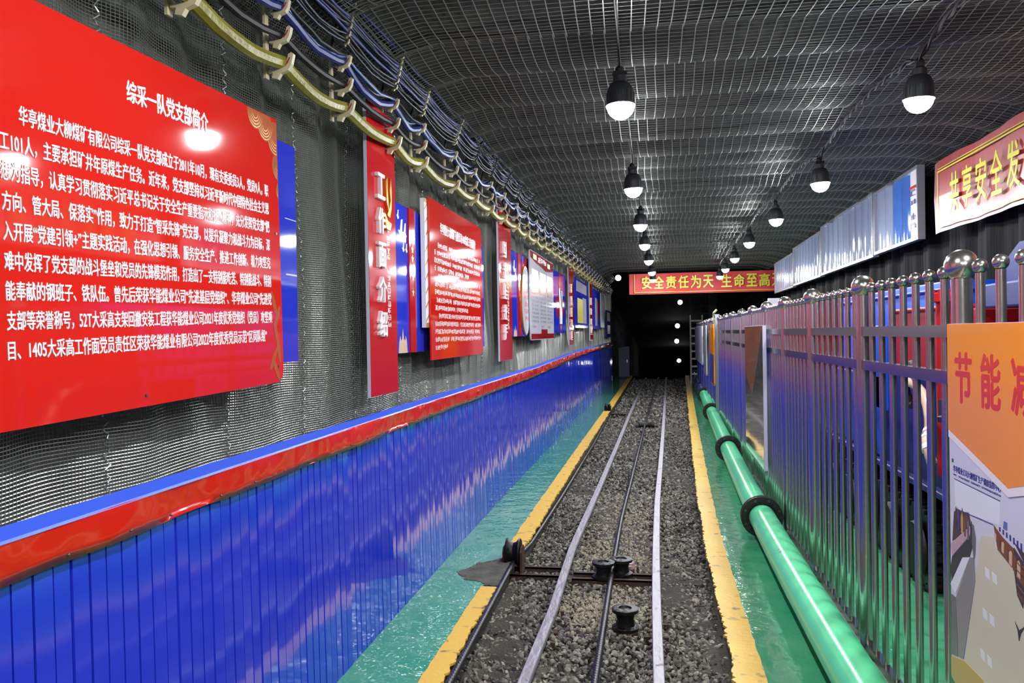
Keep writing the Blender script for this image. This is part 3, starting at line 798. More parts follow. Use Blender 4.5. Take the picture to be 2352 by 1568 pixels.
# distant lamps down the incline
def far_lamp(x, y, z, label, s=1.):
    r = empty('tunnel_lamp', (x, y, z), 0, label, 'lamp', 'distant lamps in the dark incline')
    m = MB(); m.sphere((0, 0, 0), .085*s, 12, 8); m.build('dome', 'farbulb', r)
    m = MB(); m.lathe([(.05*s, .08*s), (.05*s, .16*s), (.02*s, .2*s), (.001, .2*s)], 12); m.build('housing', 'lampbody', r)
far_lamp(1.27, 30, 2.66, 'small bright lamp in the dark incline, highest of the four beside the ladder')
far_lamp(1.55, 40, 1.87, 'small bright lamp in the dark incline, second from the top of four', 1.3)
far_lamp(2.07, 55, .95, 'small bright lamp in the dark incline, third from the top of four', 1.7)
far_lamp(3.2, 80, -1.25, 'small bright lamp in the dark incline, lowest of the four near the rails', 2.2)
far_lamp(-.78, 24.5, 3.24, 'small bright lamp at the dark corner just left of the far red banner')

# ------------------------------------------------------------------ track: rails, ropes, ballast, rollers
def rail_pts(k):
    if k == 'l': base = [(-5, -.60), (0, -.60), (3.75, -.605), (4.8, -.585), (6.2, -.606), (7.5, -.592), (9, -.585), (12, -.585), (16, -.60), (29, -.60)]
    else: base = [(-5, .035), (0, .035), (3.8, .03), (5, .028), (6.3, .03), (8, .032), (10, .05), (12.5, .065), (16, .08), (29.5, .12)]
    ys = np.concatenate([np.arange(-5, 3, .5), np.arange(3, 12, .15), np.arange(12, 29.9, .4)])
    xs = np.interp(ys, [a for a, _ in base], [b for _, b in base])
    return [(float(x)+bend(y), float(y), 0) for x, y in zip(xs, ys)]
def rail(k, label):
    r = empty('rail', (0, 0, 0), 0, label, 'rail', 'rails of the mine track')
    P = rail_pts(k)
    prof = [(-.028, -.05), (-.024, -.045), (.024, -.045), (.028, -.05), (.028, -.074), (.006, -.082), (.006, -.118), (.044, -.126), (.044, -.14), (-.044, -.14), (-.044, -.126), (-.006, -.118), (-.006, -.082), (-.028, -.074)]
    q = len(prof)
    vs = [(x+a, y, b) for x, y, _ in P for a, b in prof]
    head, side = [], []
    for i in range(len(P)-1):
        for j in range(q):
            f = (i*q+j, i*q+(j+1) % q, (i+1)*q+(j+1) % q, (i+1)*q+j)
            (head if j in (0, 1, 2, 3, 13) else side).append(f)
    m = MB(); m.add(vs, head, 0); m.build('rail_head', 'rail', r)
    m = MB(); m.add(vs, side, 0); m.build('rail_web', 'railside', r)
    for y in (4.62, 6.9, 9.4):
        x = float(np.interp(y, [p[1] for p in P], [p[0] for p in P]))
        for d in (-.25, -.1, .1, .25):
            for s in (-1, 1):
                m = MB(); m.box((x+s*.05-.012, y+d-.012, -.13), (x+s*.05+.012, y+d+.012, -.09)); m.build('rail_spike', 'rust', r)
rail('l', 'steel rail on the left side of the haulage rope, brown worn head')
rail('r', 'steel rail on the right side of the haulage rope, shiny worn head')
def rope(pts, r, label):
    P = np.array(pts); ys = np.concatenate([np.arange(P[0, 1], 9.5, .004), np.arange(9.5, P[-1, 1], .15)])
    ys = ys[ys >= 2.6]
    X = np.interp(ys, P[:, 1], P[:, 0]); Z = np.interp(ys, P[:, 1], P[:, 2]); k = 24
    th = np.arange(k)*2*math.pi/k
    R = r*(1+.13*np.abs(np.cos(3*(th[None]-ys[:, None]*2*math.pi/.17))))-.1*r
    V = np.stack([X[:, None]+R*np.cos(th)[None], np.repeat(ys[:, None], k, 1), Z[:, None]+R*np.sin(th)[None]], -1).reshape(-1, 3)
    i = np.arange(len(ys)-1)[:, None]; j = np.arange(k)[None]
    F = np.stack([i*k+j, i*k+(j+1) % k, (i+1)*k+(j+1) % k, (i+1)*k+j], -1).reshape(-1, 4)
    o = np_obj('wire_rope', V, F, 'rope', smooth=True); tag(o, label, 'wire rope', 'haulage ropes of the track')
rope([(-.905, 2.5, .0), (-.912, 3.7, .005), (-.932, 5.4, .005), (-.94, 5.62, -.005), (-.905, 6.2, -.035), (-.885, 7.2, -.05), (-.865, 8, -.055), (-.785, 12, -.06), (-.76+.02, 16.5, -.06), (-.40, 29.8, -.06)], .018, 'black twisted wire rope running beside the left yellow kerb')
rope([(-.245, 2.5, -.05), (-.26, 3.8, -.05), (-.250, 5.6, -.04), (-.235, 7.2, -.06), (-.13, 11, -.07), (.0, 15.6, -.06), (.45, 29.8, -.06)], .018, 'black twisted wire rope running midway between the two rails')

def ico():
    bm = bmesh.new(); bmesh.ops.create_icosphere(bm, subdivisions=1, radius=1)
    V = np.array([v.co for v in bm.verts]); F = np.array([[v.index for v in f.verts] for f in bm.faces]); bm.free(); return V, F
IV, IF = ico()
def stones(n_st, ya, yb, s0, s1):
    y = ya+(yb-ya)*rng.random(n_st)**1.25
    lo, hi = yl_in(y)+.0, yr_in(y)-.0
    x = lo+(hi-lo)*rng.random(n_st)
    s = rng.uniform(s0, s1, n_st)
    # thin out along rails
    R = rng.normal(size=(n_st, 3, 3)); Q, _ = np.linalg.qr(R)
    sc = np.stack([s*rng.uniform(.8, 1.5, n_st), s*rng.uniform(.7, 1.2, n_st), s*rng.uniform(.45, .8, n_st)], 1)
    W = IV[None]*(1+rng.uniform(-.28, .28, (n_st, len(IV), 1)))*sc[:, None]
    W = np.einsum('nij,nkj->nki', Q, W)
    W += np.stack([x, y, -.118+rng.uniform(-.2, .7, n_st)*s], 1)[:, None]
    F = (IF[None]+(np.arange(n_st)*len(IV))[:, None, None]).reshape(-1, 3)
    return W.reshape(-1, 3), F
sm = bpy.data.materials.new('ballast stones'); sm.use_nodes = True; M['stones'] = sm
nt = sm.node_tree; b = nt.nodes['Principled BSDF']; b.inputs['Roughness'].default_value = .7
g = nt.nodes.new('ShaderNodeNewGeometry'); rp = nt.nodes.new('ShaderNodeValToRGB')
rp.color_ramp.elements[0].color = (*lin('322f2c'), 1); rp.color_ramp.elements[1].color = (*lin('a39d8e'), 1)
for p_, c_ in ((.3, '4f4b46'), (.6, '736f67'), (.85, '8a8577')):
    e = rp.color_ramp.elements.new(p_); e.color = (*lin(c_), 1)
nt.links.new(g.outputs['Random Per Island'], rp.inputs['Fac']); nt.links.new(rp.outputs['Color'], b.inputs['Base Color'])
V, F = merge([stones(15000, 3.0, 8.5, .009, .019), stones(9000, 8, 16, .012, .022), stones(3500, 15.5, 29, .02, .032)])
def pale_patch():
    k = 2600; t = rng.random(k)
    y = np.concatenate([rng.normal(4.95, .16, k//3), rng.normal(5.95, .3, k//3), rng.normal(7.3, .6, k-2*(k//3))]); x = nbend(y)-.28+np.clip(rng.normal(0, .13, k), -.27, .27)
    s = rng.uniform(.006, .016, k); Rr = rng.normal(size=(k, 3, 3)); Q, _ = np.linalg.qr(Rr)
    W = IV[None]*(1+rng.uniform(-.25, .25, (k, len(IV), 1)))*np.stack([s*1.3, s, s*.5], 1)[:, None]
    W = np.einsum('nij,nkj->nki', Q, W)+np.stack([x, y, -.108+rng.uniform(0, .6, k)*s], 1)[:, None]
    F = (IF[None]+(np.arange(k)*len(IV))[:, None, None]).reshape(-1, 3)
    o = np_obj('pale_rubble', W.reshape(-1, 3), F, 'dust'); tag(o, 'pale dusty stone chips scattered between the rails around the rope rollers', 'rubble', kind='stuff')
pale_patch()
o = np_obj('gravel', V, F, 'stones'); tag(o, 'loose grey crushed stone ballast filling the track bed', 'gravel', kind='stuff')

def sheave(c, r, h, name, parent, mt='greasy', n=28):
    m = MB(); x, y, z = c
    m.lathe([(.2*r, z), (.86*r, z), (r, z+.08*h), (r, z+.18*h), (.72*r, z+.25*h), (.62*r, z+.5*h), (.72*r, z+.75*h), (r, z+.84*h), (r, z+.98*h), (.9*r, z+h), (.5*r, z+h), (.46*r, z+.93*h), (.2*r, z+.93*h), (.001, z+.95*h)], n, 0, (x, y, 0))
    return m.build(name, mt, parent)
def twin_roller(y, scale, label, spool=True):
    xo = bend(y)-.27
    r = empty('rope_roller', (xo, y, 0), 0, label, 'rope roller', 'rope rollers between the rails')
    m = MB()
    for yy in (-.10, .035): m.box((-.27, yy-.005, -.16), (.27, yy+.005, -.068)); m.box((-.27, yy-.005, -.078), (.27, yy+.04, -.068))
    m.build('channel_sleeper', 'rust', r)
    a = sheave((-.055, -.045, -.08), .078*scale, .12, 'sheave', r); sheave((.062, .045, -.08), .078*scale, .12, 'sheave', r)
    if spool:
        m = MB(); m.lathe([(.001, -.14), (.05, -.14), (.055, -.12), (.048, -.06), (.03, -.03), (.03, .03), (.048, .06), (.055, .12), (.05, .14), (.001, .14)], 20, 0, (0.01, .22, -.085), 'x'); m.build('spool', 'rollersteel', r)
        m = MB(); m.box((-.16, .19, -.16), (-.145, .25, -.06)); m.box((.165, .19, -.16), (.18, .25, -.06)); m.build('spool_bracket', 'rust', r)
twin_roller(5.55, 1., 'pair of black grooved rollers guiding the middle rope on a rusty channel')
y = 4.62; r = empty('rope_roller', (bend(y)-.15, y, 0), 0, 'single black topped rusty roller beside the middle rope, nearest the camera', 'rope roller', 'rope rollers between the rails')
sheave((.0, 0, -.10), .076, .13, 'sheave', r)
m = MB(); m.lathe([(.07, -.13), (.075, -.10), (.06, -.08)], 20); m.box((-.33, -.05, -.15), (-.09, -.04, -.105)); m.box((-.09, -.05, -.15), (.1, .05, -.115)); m.build('base_plate', 'rust', r)
def spool_roller(x, y, label):
    r = empty('rope_roller', (x, y, 0), 0, label, 'rope roller', 'rope rollers between the rails')
    m = MB(); m.lathe([(.001, -.14), (.07, -.14), (.075, -.11), (.05, -.04), (.05, .04), (.075, .11), (.07, .14), (.001, .14)], 20, 0, (0, 0, -.07), 'x'); m.build('spool', 'greasy', r)
    m = MB(); m.box((-.2, -.04, -.15), (-.15, .04, -.07)); m.box((.15, -.04, -.15), (.2, .04, -.07)); m.build('bracket', 'rust', r)
spool_roller(.0, 14.6, 'black spool roller under the middle rope, farther down the track')
def kerb_roller(x, y, label, z=0.):
    r = empty('guide_roller', (x, y, z), 0, label, 'guide roller', 'guide rollers at the left kerb')
    m = MB()
    for s in (-1, 1): m.prism([(-.075, -.14), (.075, -.14), (.075, .07), (.04, .10), (-.04, .10), (-.075, .07)], lambda u, v, w, s=s: (s*.062+w, u, v), -.006, .006)
    m.build('side_plate', 'rust', r)
    m = MB(); m.lathe([(.001, -.05), (.10, -.05), (.105, -.042), (.078, -.02), (.07, 0), (.078, .02), (.105, .042), (.10, .05), (.001, .05)], 24, 0, (0, 0, .05), 'x'); m.build('wheel', 'greasy', r)
    m = MB()
    for yy in (-.10, .09): m.box((-.12, yy-.006, -.16), (.36, yy+.006, -.075)); m.box((-.12, yy-.006, -.085), (.36, yy+.035, -.075))
    m.build('channel_sleeper', 'rust', r)
kerb_roller(-.945, 5.62, 'black guide roller between two plates on the broken left kerb, nearest one')
kerb_roller(-.80+.02, 16.6, 'small black guide roller on the left kerb, farther down the track')
m = MB()
pp = [(-1.28, 5.27), (-1.25, 5.35), (-1.20, 5.40), (-1.17, 5.52), (-1.10, 5.55), (-1.05, 5.64), (-.93, 5.62), (-.93, 5.02), (-1.03, 5.03), (-1.10, 5.11), (-1.19, 5.14), (-1.24, 5.22)]
q = []
for a, b in zip(pp, pp[1:]+pp[:1]):
    for k in range(5): q.append((a[0]+(b[0]-a[0])*k/5+random.uniform(-.02, .02), a[1]+(b[1]-a[1])*k/5+random.uniform(-.02, .02)))
m.prism(q, lambda u, v, w: (u, v, w), -.01, .0035); o = m.build('trim_6', 'concrete'); tag(o, kind='structure')

# ------------------------------------------------------------------ green pipe with flanges
px_ = lambda y: .818+1.45*bend(y)
PZ = .165
def pipe_section(ya, yb, mt, label, near_flange, far_flange=True, rr=.097):
    yc = (ya+yb)/2
    r = empty('pipe_section', (px_(yc), yc, PZ), 0, label, 'pipe section', 'sections of the pipe beside the fence')
    nn = max(2, int((yb-ya)/.4))
    pts = [(px_(y)-px_(yc), y-yc, 0) for y in np.linspace(ya, yb, nn)]
    MB().tube(pts, rr, 32).build('pipe', mt, r)
    for on, y in ((near_flange, ya+.012), (far_flange, yb-.012)):
        if not on: continue
        x = px_(y)-px_(yc)
        m = MB(); m.lathe([(.09, -.012), (.157, -.012), (.157, .012), (.09, .012)], 36, 0, (x, y-yc, 0), 'y'); m.lathe([(.112, -.03), (.112, .03)], 28, 0, (x, y-yc, 0), 'y'); f = m.build('flange', 'flange', r)
        for k in range(8):
            a = 2*math.pi*(k+.5)/8; m = MB()
            m.lathe([(.001, -.022), (.011, -.022), (.011, .022), (.001, .022)], 6, 0, (x+.134*math.cos(a), y-yc, .134*math.sin(a)), 'y'); m.build('bolt', 'bolt', f)
pipe_section(1.0, 6.41, 'pipe', 'green painted pipe section lying nearest the camera along the fence', False)
pipe_section(6.43, 10.08, 'pipe', 'green painted pipe section, second along the fence foot', True)
pipe_section(10.10, 14.65, 'pipe', 'green painted pipe section, third along the fence foot', True)
pipe_section(14.67, 18.7, 'pipe', 'farthest green pipe section, joined to the blue pipe', True)
pipe_section(18.72, 21.2, 'pipeblue', 'blue pipe section joined to the green pipe', True)
pipe_section(21.22, 24.0, 'pipeblue', 'blue pipe section, middle one of the blue run', True)
pipe_section(24.02, 27.5, 'pipeblue', 'blue pipe section, farthest along the kerb', True)
for k, y in enumerate((3.4, 5.9, 8.3)):   # low timber blocks under the pipe
    pass

# ------------------------------------------------------------------ stainless fence
FX = lambda y: 1.03+bend(y)
PY = [1.68, 2.88, 4.12, 5.35, 6.45, 7.52, 8.67, 9.88, 11.18, 12.37, 13.8]
def bar_mesh():
    m = MB(); m.lathe([(.0145, .08), (.0145, 1.768)], 14); a = m.build('bar', 'stainless')
    m = MB(); m.sphere((0, 0, 1.789), .0235, 18, 12); b = m.build('finial', 'stainless')
    m = MB(); m.lathe([(.033, .06), (.033, 1.745), (.02, 1.75)], 22); c = m.build('post', 'stainless')
    m = MB(); m.sphere((0, 0, 1.803), .053, 28, 18); m.lathe([(.0335, 1.742), (.0335, 1.758), (.02, 1.762)], 18); d = m.build('ball', 'stainless')
    m = MB(); m.box((-.06, -.06, 0), (.06, .06, .008)); m.lathe([(.026, .0), (.026, .08)], 14)
    for sx in (-1, 1):
        for sy in (-1, 1): m.lathe([(.007, .008), (.007, .03), (.001, .03)], 6, 0, (sx*.045, sy*.045, 0))
    e = m.build('foot', 'railsteel')
    out = [x.data for x in (a, b, c, d, e)]
    for x in (a, b, c, d, e): bpy.data.objects.remove(x)
    return out
BAR, FIN, POST, BALL, FOOT = bar_mesh()
def fence(ys, nb, label, upper=(1.425, 1.585)):
    x0, y0 = FX(ys[0]), ys[0]
    r = empty('fence', (x0, y0, 0), 0, label, 'fence')
    def at(y, z=0): return (FX(y)-x0, y-y0, z)
    for y in ys:
        p = link('post', POST, r, at(y)); b = link('ball', BALL, p); f = link('foot', FOOT, p)
    for a, b in zip(ys[:-1], ys[1:]):
        for k in range(nb):
            y = a+(b-a)*(k+1)/(nb+1)
            o = link('bar', BAR, r, at(y)); link('finial', FIN, o)
    def rl(z0, z1, name, w=.018, mt='railsteel'):
        m = MB(); yy = np.linspace(ys[0], ys[-1], max(2, int((ys[-1]-ys[0])/.5)))
        vs, fs = [], []
        for y in yy:
            p = at(y); vs += [(p[0]-w, p[1], z0), (p[0]+w, p[1], z0), (p[0]+w, p[1], z1), (p[0]-w, p[1], z1)]
        for i in range(len(yy)-1):
            for q in range(4): fs.append((i*4+q, i*4+(q+1) % 4, i*4+4+(q+1) % 4, i*4+4+q))
        m.add(vs, fs+[(0, 1, 2, 3), tuple(len(vs)-4+q for q in (3, 2, 1, 0))]); m.build(name, mt, r)
    rl(upper[1]-.022, upper[1]+.022, 'upper_rail'); rl(upper[0]-.022, upper[0]+.022, 'middle_rail'); rl(.055, .095, 'bottom_rail')
fence(PY, 7, 'long stainless steel fence with ball topped posts and bars along the walkway')
PY2 = [13.95+1.2*k for k in range(9)]
fence(PY2, 5, 'far stretch of stainless fence with boards hung on it beyond the white post')
# concrete plinth strip under the fence
ys = np.arange(-4, 26, .3)
strip('trim_7', 1.03+nbend(ys)-.085, 1.03+nbend(ys)+.06, .006, 'paleconc', ys=ys, base=-.02)

def fnR(W): return lambda u, v, w: (-w, -(u-W/2), v)    # board on the right: u runs towards the camera, faces -X
def right_root(name, yfar, ynear, z0, X, label, cat, group=None, bendk=1.):
    yc = (yfar+ynear)/2; sl = bendk*(bend(yfar)-bend(ynear))/(yfar-ynear)
    return empty(name, (X+bendk*bend(yc), yc, z0), -math.atan(sl), label, cat, group), yfar-ynear
def fitR(mb, s, W, u0, u1, v0, v1, w, **k): text_fit(mb, s, u0-W/2, u1-W/2, v0, v1, 'right', w, **k)

def orange_poster():
    r, W = right_root('poster', 2.885, 1.985, .20, 1.000, 'orange topped poster with red characters and a control room picture, on the near fence', 'poster')
    fn = fnR(W); Z = .20; H = 1.610-Z
    m = MB(); m.prism(rect(0, W, 0, H), fn, 0, .012); m.build('panel', 'lilac', r)
    def poly(pts, d, name, mt):
        m = MB(); cl = [(min(max(s-.147, .001), W-.001), min(max(z-Z, .001), H-.001)) for s, z in pts]
        m.prism(cl, fn, .0119, .012+d*.0004); return m.build(name, mt, r)
    poly([(.402, .968), (.491, .984), (.507, .958), (.617, .938), (.80, .86), (1.05, .80), (1.05, .2), (.147, .2), (.147, .45), (.244, .451), (.344, .81), (.37, .872), (.383, .93)], 1, 'floor_print', 'beige')
    poly([(.186, 1.101), (.536, 1.099), (.529, 1.029), (.403, 1.018), (.197, 1.004)], 1, 'screen_print', 'screen')
    poly([(.183, .993), (.223, 1.002), (.307, 1.016), (.325, .983), (.241, .925), (.166, .891)], 2, 'people_print', 'plum')
    poly([(.2, .985), (.215, 1.012), (.235, .985), (.255, 1.02), (.27, .98), (.29, 1.01), (.3, .97), (.25, .94)], 3, 'people_print', 'brown')
    poly([(.164, .839), (.324, .949), (.348, .938), (.30, .86), (.156, .744), (.148, .80)], 3, 'desk_print', 'darkprint')
    poly([(.151, .877), (.319, .977), (.324, .954), (.164, .839)], 4, 'pink_print', 'pinkp')
    poly([(.193, .711), (.314, .877), (.346, .885), (.353, .813), (.252, .532), (.212, .524)], 4, 'desk_side_print', 'greydesk')
    poly([(.148, .742), (.255, .86), (.314, .877), (.19, .723)], 5, 'desk_top_print', 'screen')
    poly([(.154, .712), (.193, .711), (.205, .521), (.148, .509)], 5, 'drawer_print', 'greyprint')
    poly([(.492, 1.021), (.55, 1.0), (.624, .985), (.66, .97), (.637, .94), (.608, .93), (.517, .955)], 3, 'chairs_print', 'brown')
    poly([(.62, 1.005), (.70, .985), (.80, .97), (.80, .94), (.70, .95)], 2, 'chairs_print', 'plum')
    poly([(.623, .989), (.677, .964), (.704, .92), (.684, .876), (.674, .838), (.641, .862), (.619, .939)], 4, 'chair_print', 'plum')
    poly([(.625, .785), (.65, .77), (.687, .795), (.66, .765), (.648, .74), (.64, .768)], 4, 'chair_leg_print', 'darkprint')
    poly([(.148, .503), (.265, .53), (.403, .53), (.50, .46), (.55, .2), (.147, .2)], 6, 'yellow_print', 'tanp')
    poly([(.147, .435), (.25, .40), (.33, .2), (.147, .2)], 7, 'green_print', 'greenp')
    for k in range(9):   # row of chair backs and desk screens in the printed picture
        t = k/8; s0 = .50+.19*t; z0 = 1.0-.05*t; h = .02+.035*t; w = .010+.012*t
        poly([(s0, z0-h), (s0+w, z0-h-.004), (s0+w*1.1, z0-.2*h), (s0+w*.6, z0), (s0, z0-.15*h)], 5+k % 3, 'chair_back_print', 'brown' if k % 2 else 'peach')
    for k in range(10):
        t = k/9; s0 = .53+.20*t; z0 = 1.012-.03*t
        poly([(s0, z0), (s0+.007, z0), (s0+.007, z0+.012+.012*t), (s0, z0+.012+.012*t)], 4, 'screen_dot_print', 'bluep')
    for k in range(6):
        s0 = .195+.025*k; z0 = .985-.004*k
        poly([(s0, z0-.04), (s0+.014, z0-.04), (s0+.016, z0+.01), (s0+.007, z0+.028), (s0, z0+.008)], 4+k % 2, 'people_print', ['plum', 'bluep', 'tanp', 'brown', 'greyprint', 'plum'][k])
    poly([(.32, .99), (.345, .985), (.36, .95), (.355, .90), (.345, .875), (.335, .92)], 5, 'people_print', 'greyprint')
    for k in range(6):
        s0 = .425+.05*(k % 2)-.02*(k//2); z0 = .88-.13*(k//2)
        poly([(s0, z0), (s0+.03, z0-.003), (s0+.035, z0-.03), (s0+.004, z0-.028)], 2, 'floor_gleam_print', 'screen')
    for k in range(5):
        poly([(.628+.004*k, .96-.022*k), (.69, .945-.022*k), (.69, .941-.022*k), (.628+.004*k, .956-.022*k)], 6, 'chair_rib_print', 'brown')
    poly([(.561, 1.048), (.581, 1.048), (.58, 1.026), (.555, 1.026)], 3, 'people_print', 'cablesky')
    poly([(.197, 1.0065), (.487, 1.0215), (.487, 1.0195), (.197, 1.0045)], 4, 'line_print', 'bluep')
    poly([(.190, 1.103), (.536, 1.101), (.536, 1.099), (.190, 1.101)], 4, 'line_print', 'bluep')
    poly([(.171, 1.166), (.183, 1.166), (.183, 1.154), (.171, 1.154)], 4, 'mark_print', 'greenp')
    t = MB(); fitR(t, '华亭煤业公司大柳煤矿生产调度指挥中心', W, .18-.147, .542-.147, 1.124-Z, 1.146-Z, .0122, th=.0006, bold=.02); t.build('small_lettering', 'bluep', r)
    t = MB(); greek(t, fn, .18-.147, .542-.147, 1.112-Z, 1.118-Z, .0122, 40, th=.0006); t.build('caption_lettering', 'bluep', r)
    m = MB(); m.prism([(.001, H-.001), (.001, 1.235-Z), (.448, 1.122-Z), (W-.001, 1.235-Z), (W-.001, H-.001)], fn, .012, .0150); m.build('white_border', 'whiteletter', r)
    m = MB(); m.prism([(.001, H-.001), (.001, 1.26-Z), (.448, 1.147-Z), (W-.001, 1.26-Z), (W-.001, H-.001)], fn, .0150, .0156); m.build('orange_field', 'orangeprint', r)
    for i, g in enumerate('节能减排'):
        t = MB(); c = .135+i*.205; fitR(t, g, W, c-.07, c+.07, 1.355-Z, 1.520-Z, .0156, th=.0008, bold=.03); t.build('lettering', 'redprint', r)
orange_poster()

def mirror_board():
    r, W = right_root('poster', 8.75, 7.22, .38, .985, 'mirror glossy board with white edge and bronze triangle top, hung midway on the fence', 'poster')
    fn = fnR(W); H = 1.26
    m = MB(); m.prism(rect(0, W, 0, H), fn, 0, .03); m.build('panel', 'whiteedge', r)
    m = MB(); m.prism(rect(.004, W-.004, .004, H-.004), fn, .03, .032); m.build('glossy_face', 'mirror_film', r)
    m = MB(); m.prism([(.006, H-.006), (.006, H-.48), (.64, H-.66), (W-.006, H-.006)], fn, .032, .033); m.build('bronze_field', 'orange_film', r)
mirror_board()
for (a, b, z0, z1, mt, lb) in ((24.0, 19.2, .80, 1.72, 'lilac', 'lilac board with rounded foot hung on the farthest fence stretch'), (18.4, 17.4, .65, 1.72, 'whiteboard', 'narrow white board hung on the far fence between lilac and orange boards'),
                               (15.8, 14.6, .62, 1.72, 'orangeprint', 'narrow orange topped board hung on the far fence beside the white post')):
    r, W = right_root('poster', a, b, z0, .985, lb, 'poster')
    m = MB(); m.prism(rrect(0, W, 0, z1-z0, .06), fnR(W), 0, .02); m.build('panel', mt, r)
    if mt == 'orangeprint':
        m = MB(); m.prism(rect(.02, W-.02, .02, .55), fnR(W), .02, .021); m.build('blue_field', 'machine_grey', r)
y = 13.87
r = empty('gate_post', (FX(y)-.05, y, 0), 0, 'pale square gate post where the near and far fence stretches meet', 'gate post')
m = MB(); m.box((-.03, -.03, 0), (.03, .03, 1.86)); m.build('post', 'alu', r)
m = MB(); m.box((-.04, -.04, 1.86), (.04, .04, 1.875)); m.build('post_cap', 'alu', r)
m = MB(); m.tube([(-.035, -.02, 1.72), (-.06, -.03, 1.78), (-.05, -.02, 1.9), (0, 0, 1.95)], .02, 8); m.build('conduit', 'cream', r)

# ------------------------------------------------------------------ banner and light panels on the right wall
def near_banner():
    r, W = right_root('banner', 7.5, 2.5, 2.405, 2.46, 'glossy red wall banner with yellow characters, nearest on the right wall', 'banner')
    fn = fnR(W); H = .60
    n_ = 60; vs = []
    for k in range(n_+1):
        u = W*k/n_; w = .012*math.sin(u*5)+.006*math.sin(u*13)
        vs += [fn(u, 0, w), fn(u, H*.5, w+.012*math.sin(u*3+1)), fn(u, H+.006*math.sin(u*4), w), fn(u, H, w-.008), fn(u, 0, w-.008)]
    fs = []
    for k in range(n_):
        for a, b in ((0, 1), (1, 2), (2, 3), (3, 4), (4, 0)): fs.append((k*5+a, k*5+b, k*5+5+b, k*5+5+a))
    MB().add(vs, fs, 0, False).build('cloth', 'banner', r)
    m = MB()
    for (a, b, c, d) in ((.14, W-.1, .50, .512), (.16, W-.1, .525, .531), (.14, W-.1, .03, .04), (.14, .152, .03, .51)): m.prism(rect(a, b, c, d), fn, .028, .030)
    m.build('gold_border', 'bannertext', r)
    for i, g in enumerate('共享安全发展'):
        c = .53+i*.268; t = MB(); fitR(t, g, W, c-.10, c+.10, .12, .44, .030, th=.003, bold=.02); t.build('lettering', 'bannertext', r)
near_banner()
def light_panel(a, b, z0, z1, ns, label, first=False):
    r, W = right_root('display_panel', a, b, z0, 2.44, label, 'display panel', 'row of glossy display panels on the right wall')
    fn = fnR(W); H = z1-z0
    m = MB()
    m.prism(rect(0, W, 0, H), fn, -.02, 0)
    for q in (rect(0, W, 0, .03), rect(0, W, H-.03, H), rect(0, .025, .03, H-.03), rect(W-.025, W, .03, H-.03)): m.prism(q, fn, 0, .045)
    m.build('frame', 'alu', r)
    sw = (W-.05)/ns
    for k in range(ns):
        u0 = .025+k*sw; m = MB(); vs, fs = [], []
        for q in range(9):
            t = q/8; w = .012+.022*math.sin(math.pi*t)*random.uniform(.9, 1.1) if 0 < q < 8 else .006
            vs += [fn(u0+sw*t, .03, w), fn(u0+sw*t, H-.03, w)]
        for q in range(8): fs.append((2*q, 2*q+2, 2*q+3, 2*q+1))
        m.add(vs, fs, 0, True)
        mt = 'whiteletter' if (first and k == ns-1) else ('filmblue' if first and k in (ns-2, ns-3) else 'film')
        s = m.build('sheet', mt, r)
        if first and k == ns-1:
            t = MB()
            t.prism(rect(u0+.06, u0+sw-.05, H-.19, H-.165), fn, .036, .037); t.build('orange_print', 'redprint', s)
            t = MB()
            for v in (.42, .33, .20, .11): greek(t, fn, u0+.05, u0+sw-.05, v, v+.06, .036, 1, gaps=False)
            t.build('blue_lettering', 'bluep', s)
light_panel(9.38, 7.82, 2.40, 3.075, 5, 'glossy display panel with printed end sheet, nearest of the row on right wall', True)
light_panel(12.45, 9.42, 2.385, 3.10, 9, 'glossy white slatted display panel, second of the row on the right wall')
light_panel(15.1, 12.5, 2.375, 3.05, 9, 'glossy white slatted display panel, third of the row on the right wall')
light_panel(17.6, 15.15, 2.36, 2.985, 9, 'glossy white slatted display panel, farthest of the row on the right wall')

# far banner across the gallery
def far_banner():
    r = empty('banner', (-.37, 20, 2.52), 0, 'red banner with yellow characters hung across the far end of the gallery', 'banner')
    r.rotation_euler = (0, .0, -.02)
    W, H = 3.7, .50
    m = MB(); vs, fs = [], []
    for k in range(31):
        u = W*k/30; w = .02*math.sin(u*3.1); vs += [(u, w, 0), (u, w+.01*math.sin(u*5), H*.5), (u, w, H), (u, w+.01, H), (u, w+.01, 0)]
    for k in range(30):
        for a, b in ((0, 1), (1, 2), (2, 3), (3, 4), (4, 0)): fs.append((k*5+a, k*5+b, k*5+5+b, k*5+5+a))
    m.add(vs, fs); m.build('cloth', 'bannerfar', r)
    for i, g in enumerate('安全责任为天 生命至高无'):
        if g == ' ': continue
        c = .425+(i if i < 7 else i-.54)*.292; t = MB(); text_fit(t, g, c-.125, c+.125, .12, .43, 'front', .04, th=.004, bold=.03, org=(0, -.02, 0)); t.build('lettering', 'bannertext', r)
    m = MB(); fn = plane_fn('front', (0, -.02, 0))
    m.prism(rect(.12, W-.05, .035, .047), fn, .02, .03); m.prism(rect(.12, .135, .04, .47), fn, .02, .03); m.build('gold_border', 'bannertext', r)
far_banner()

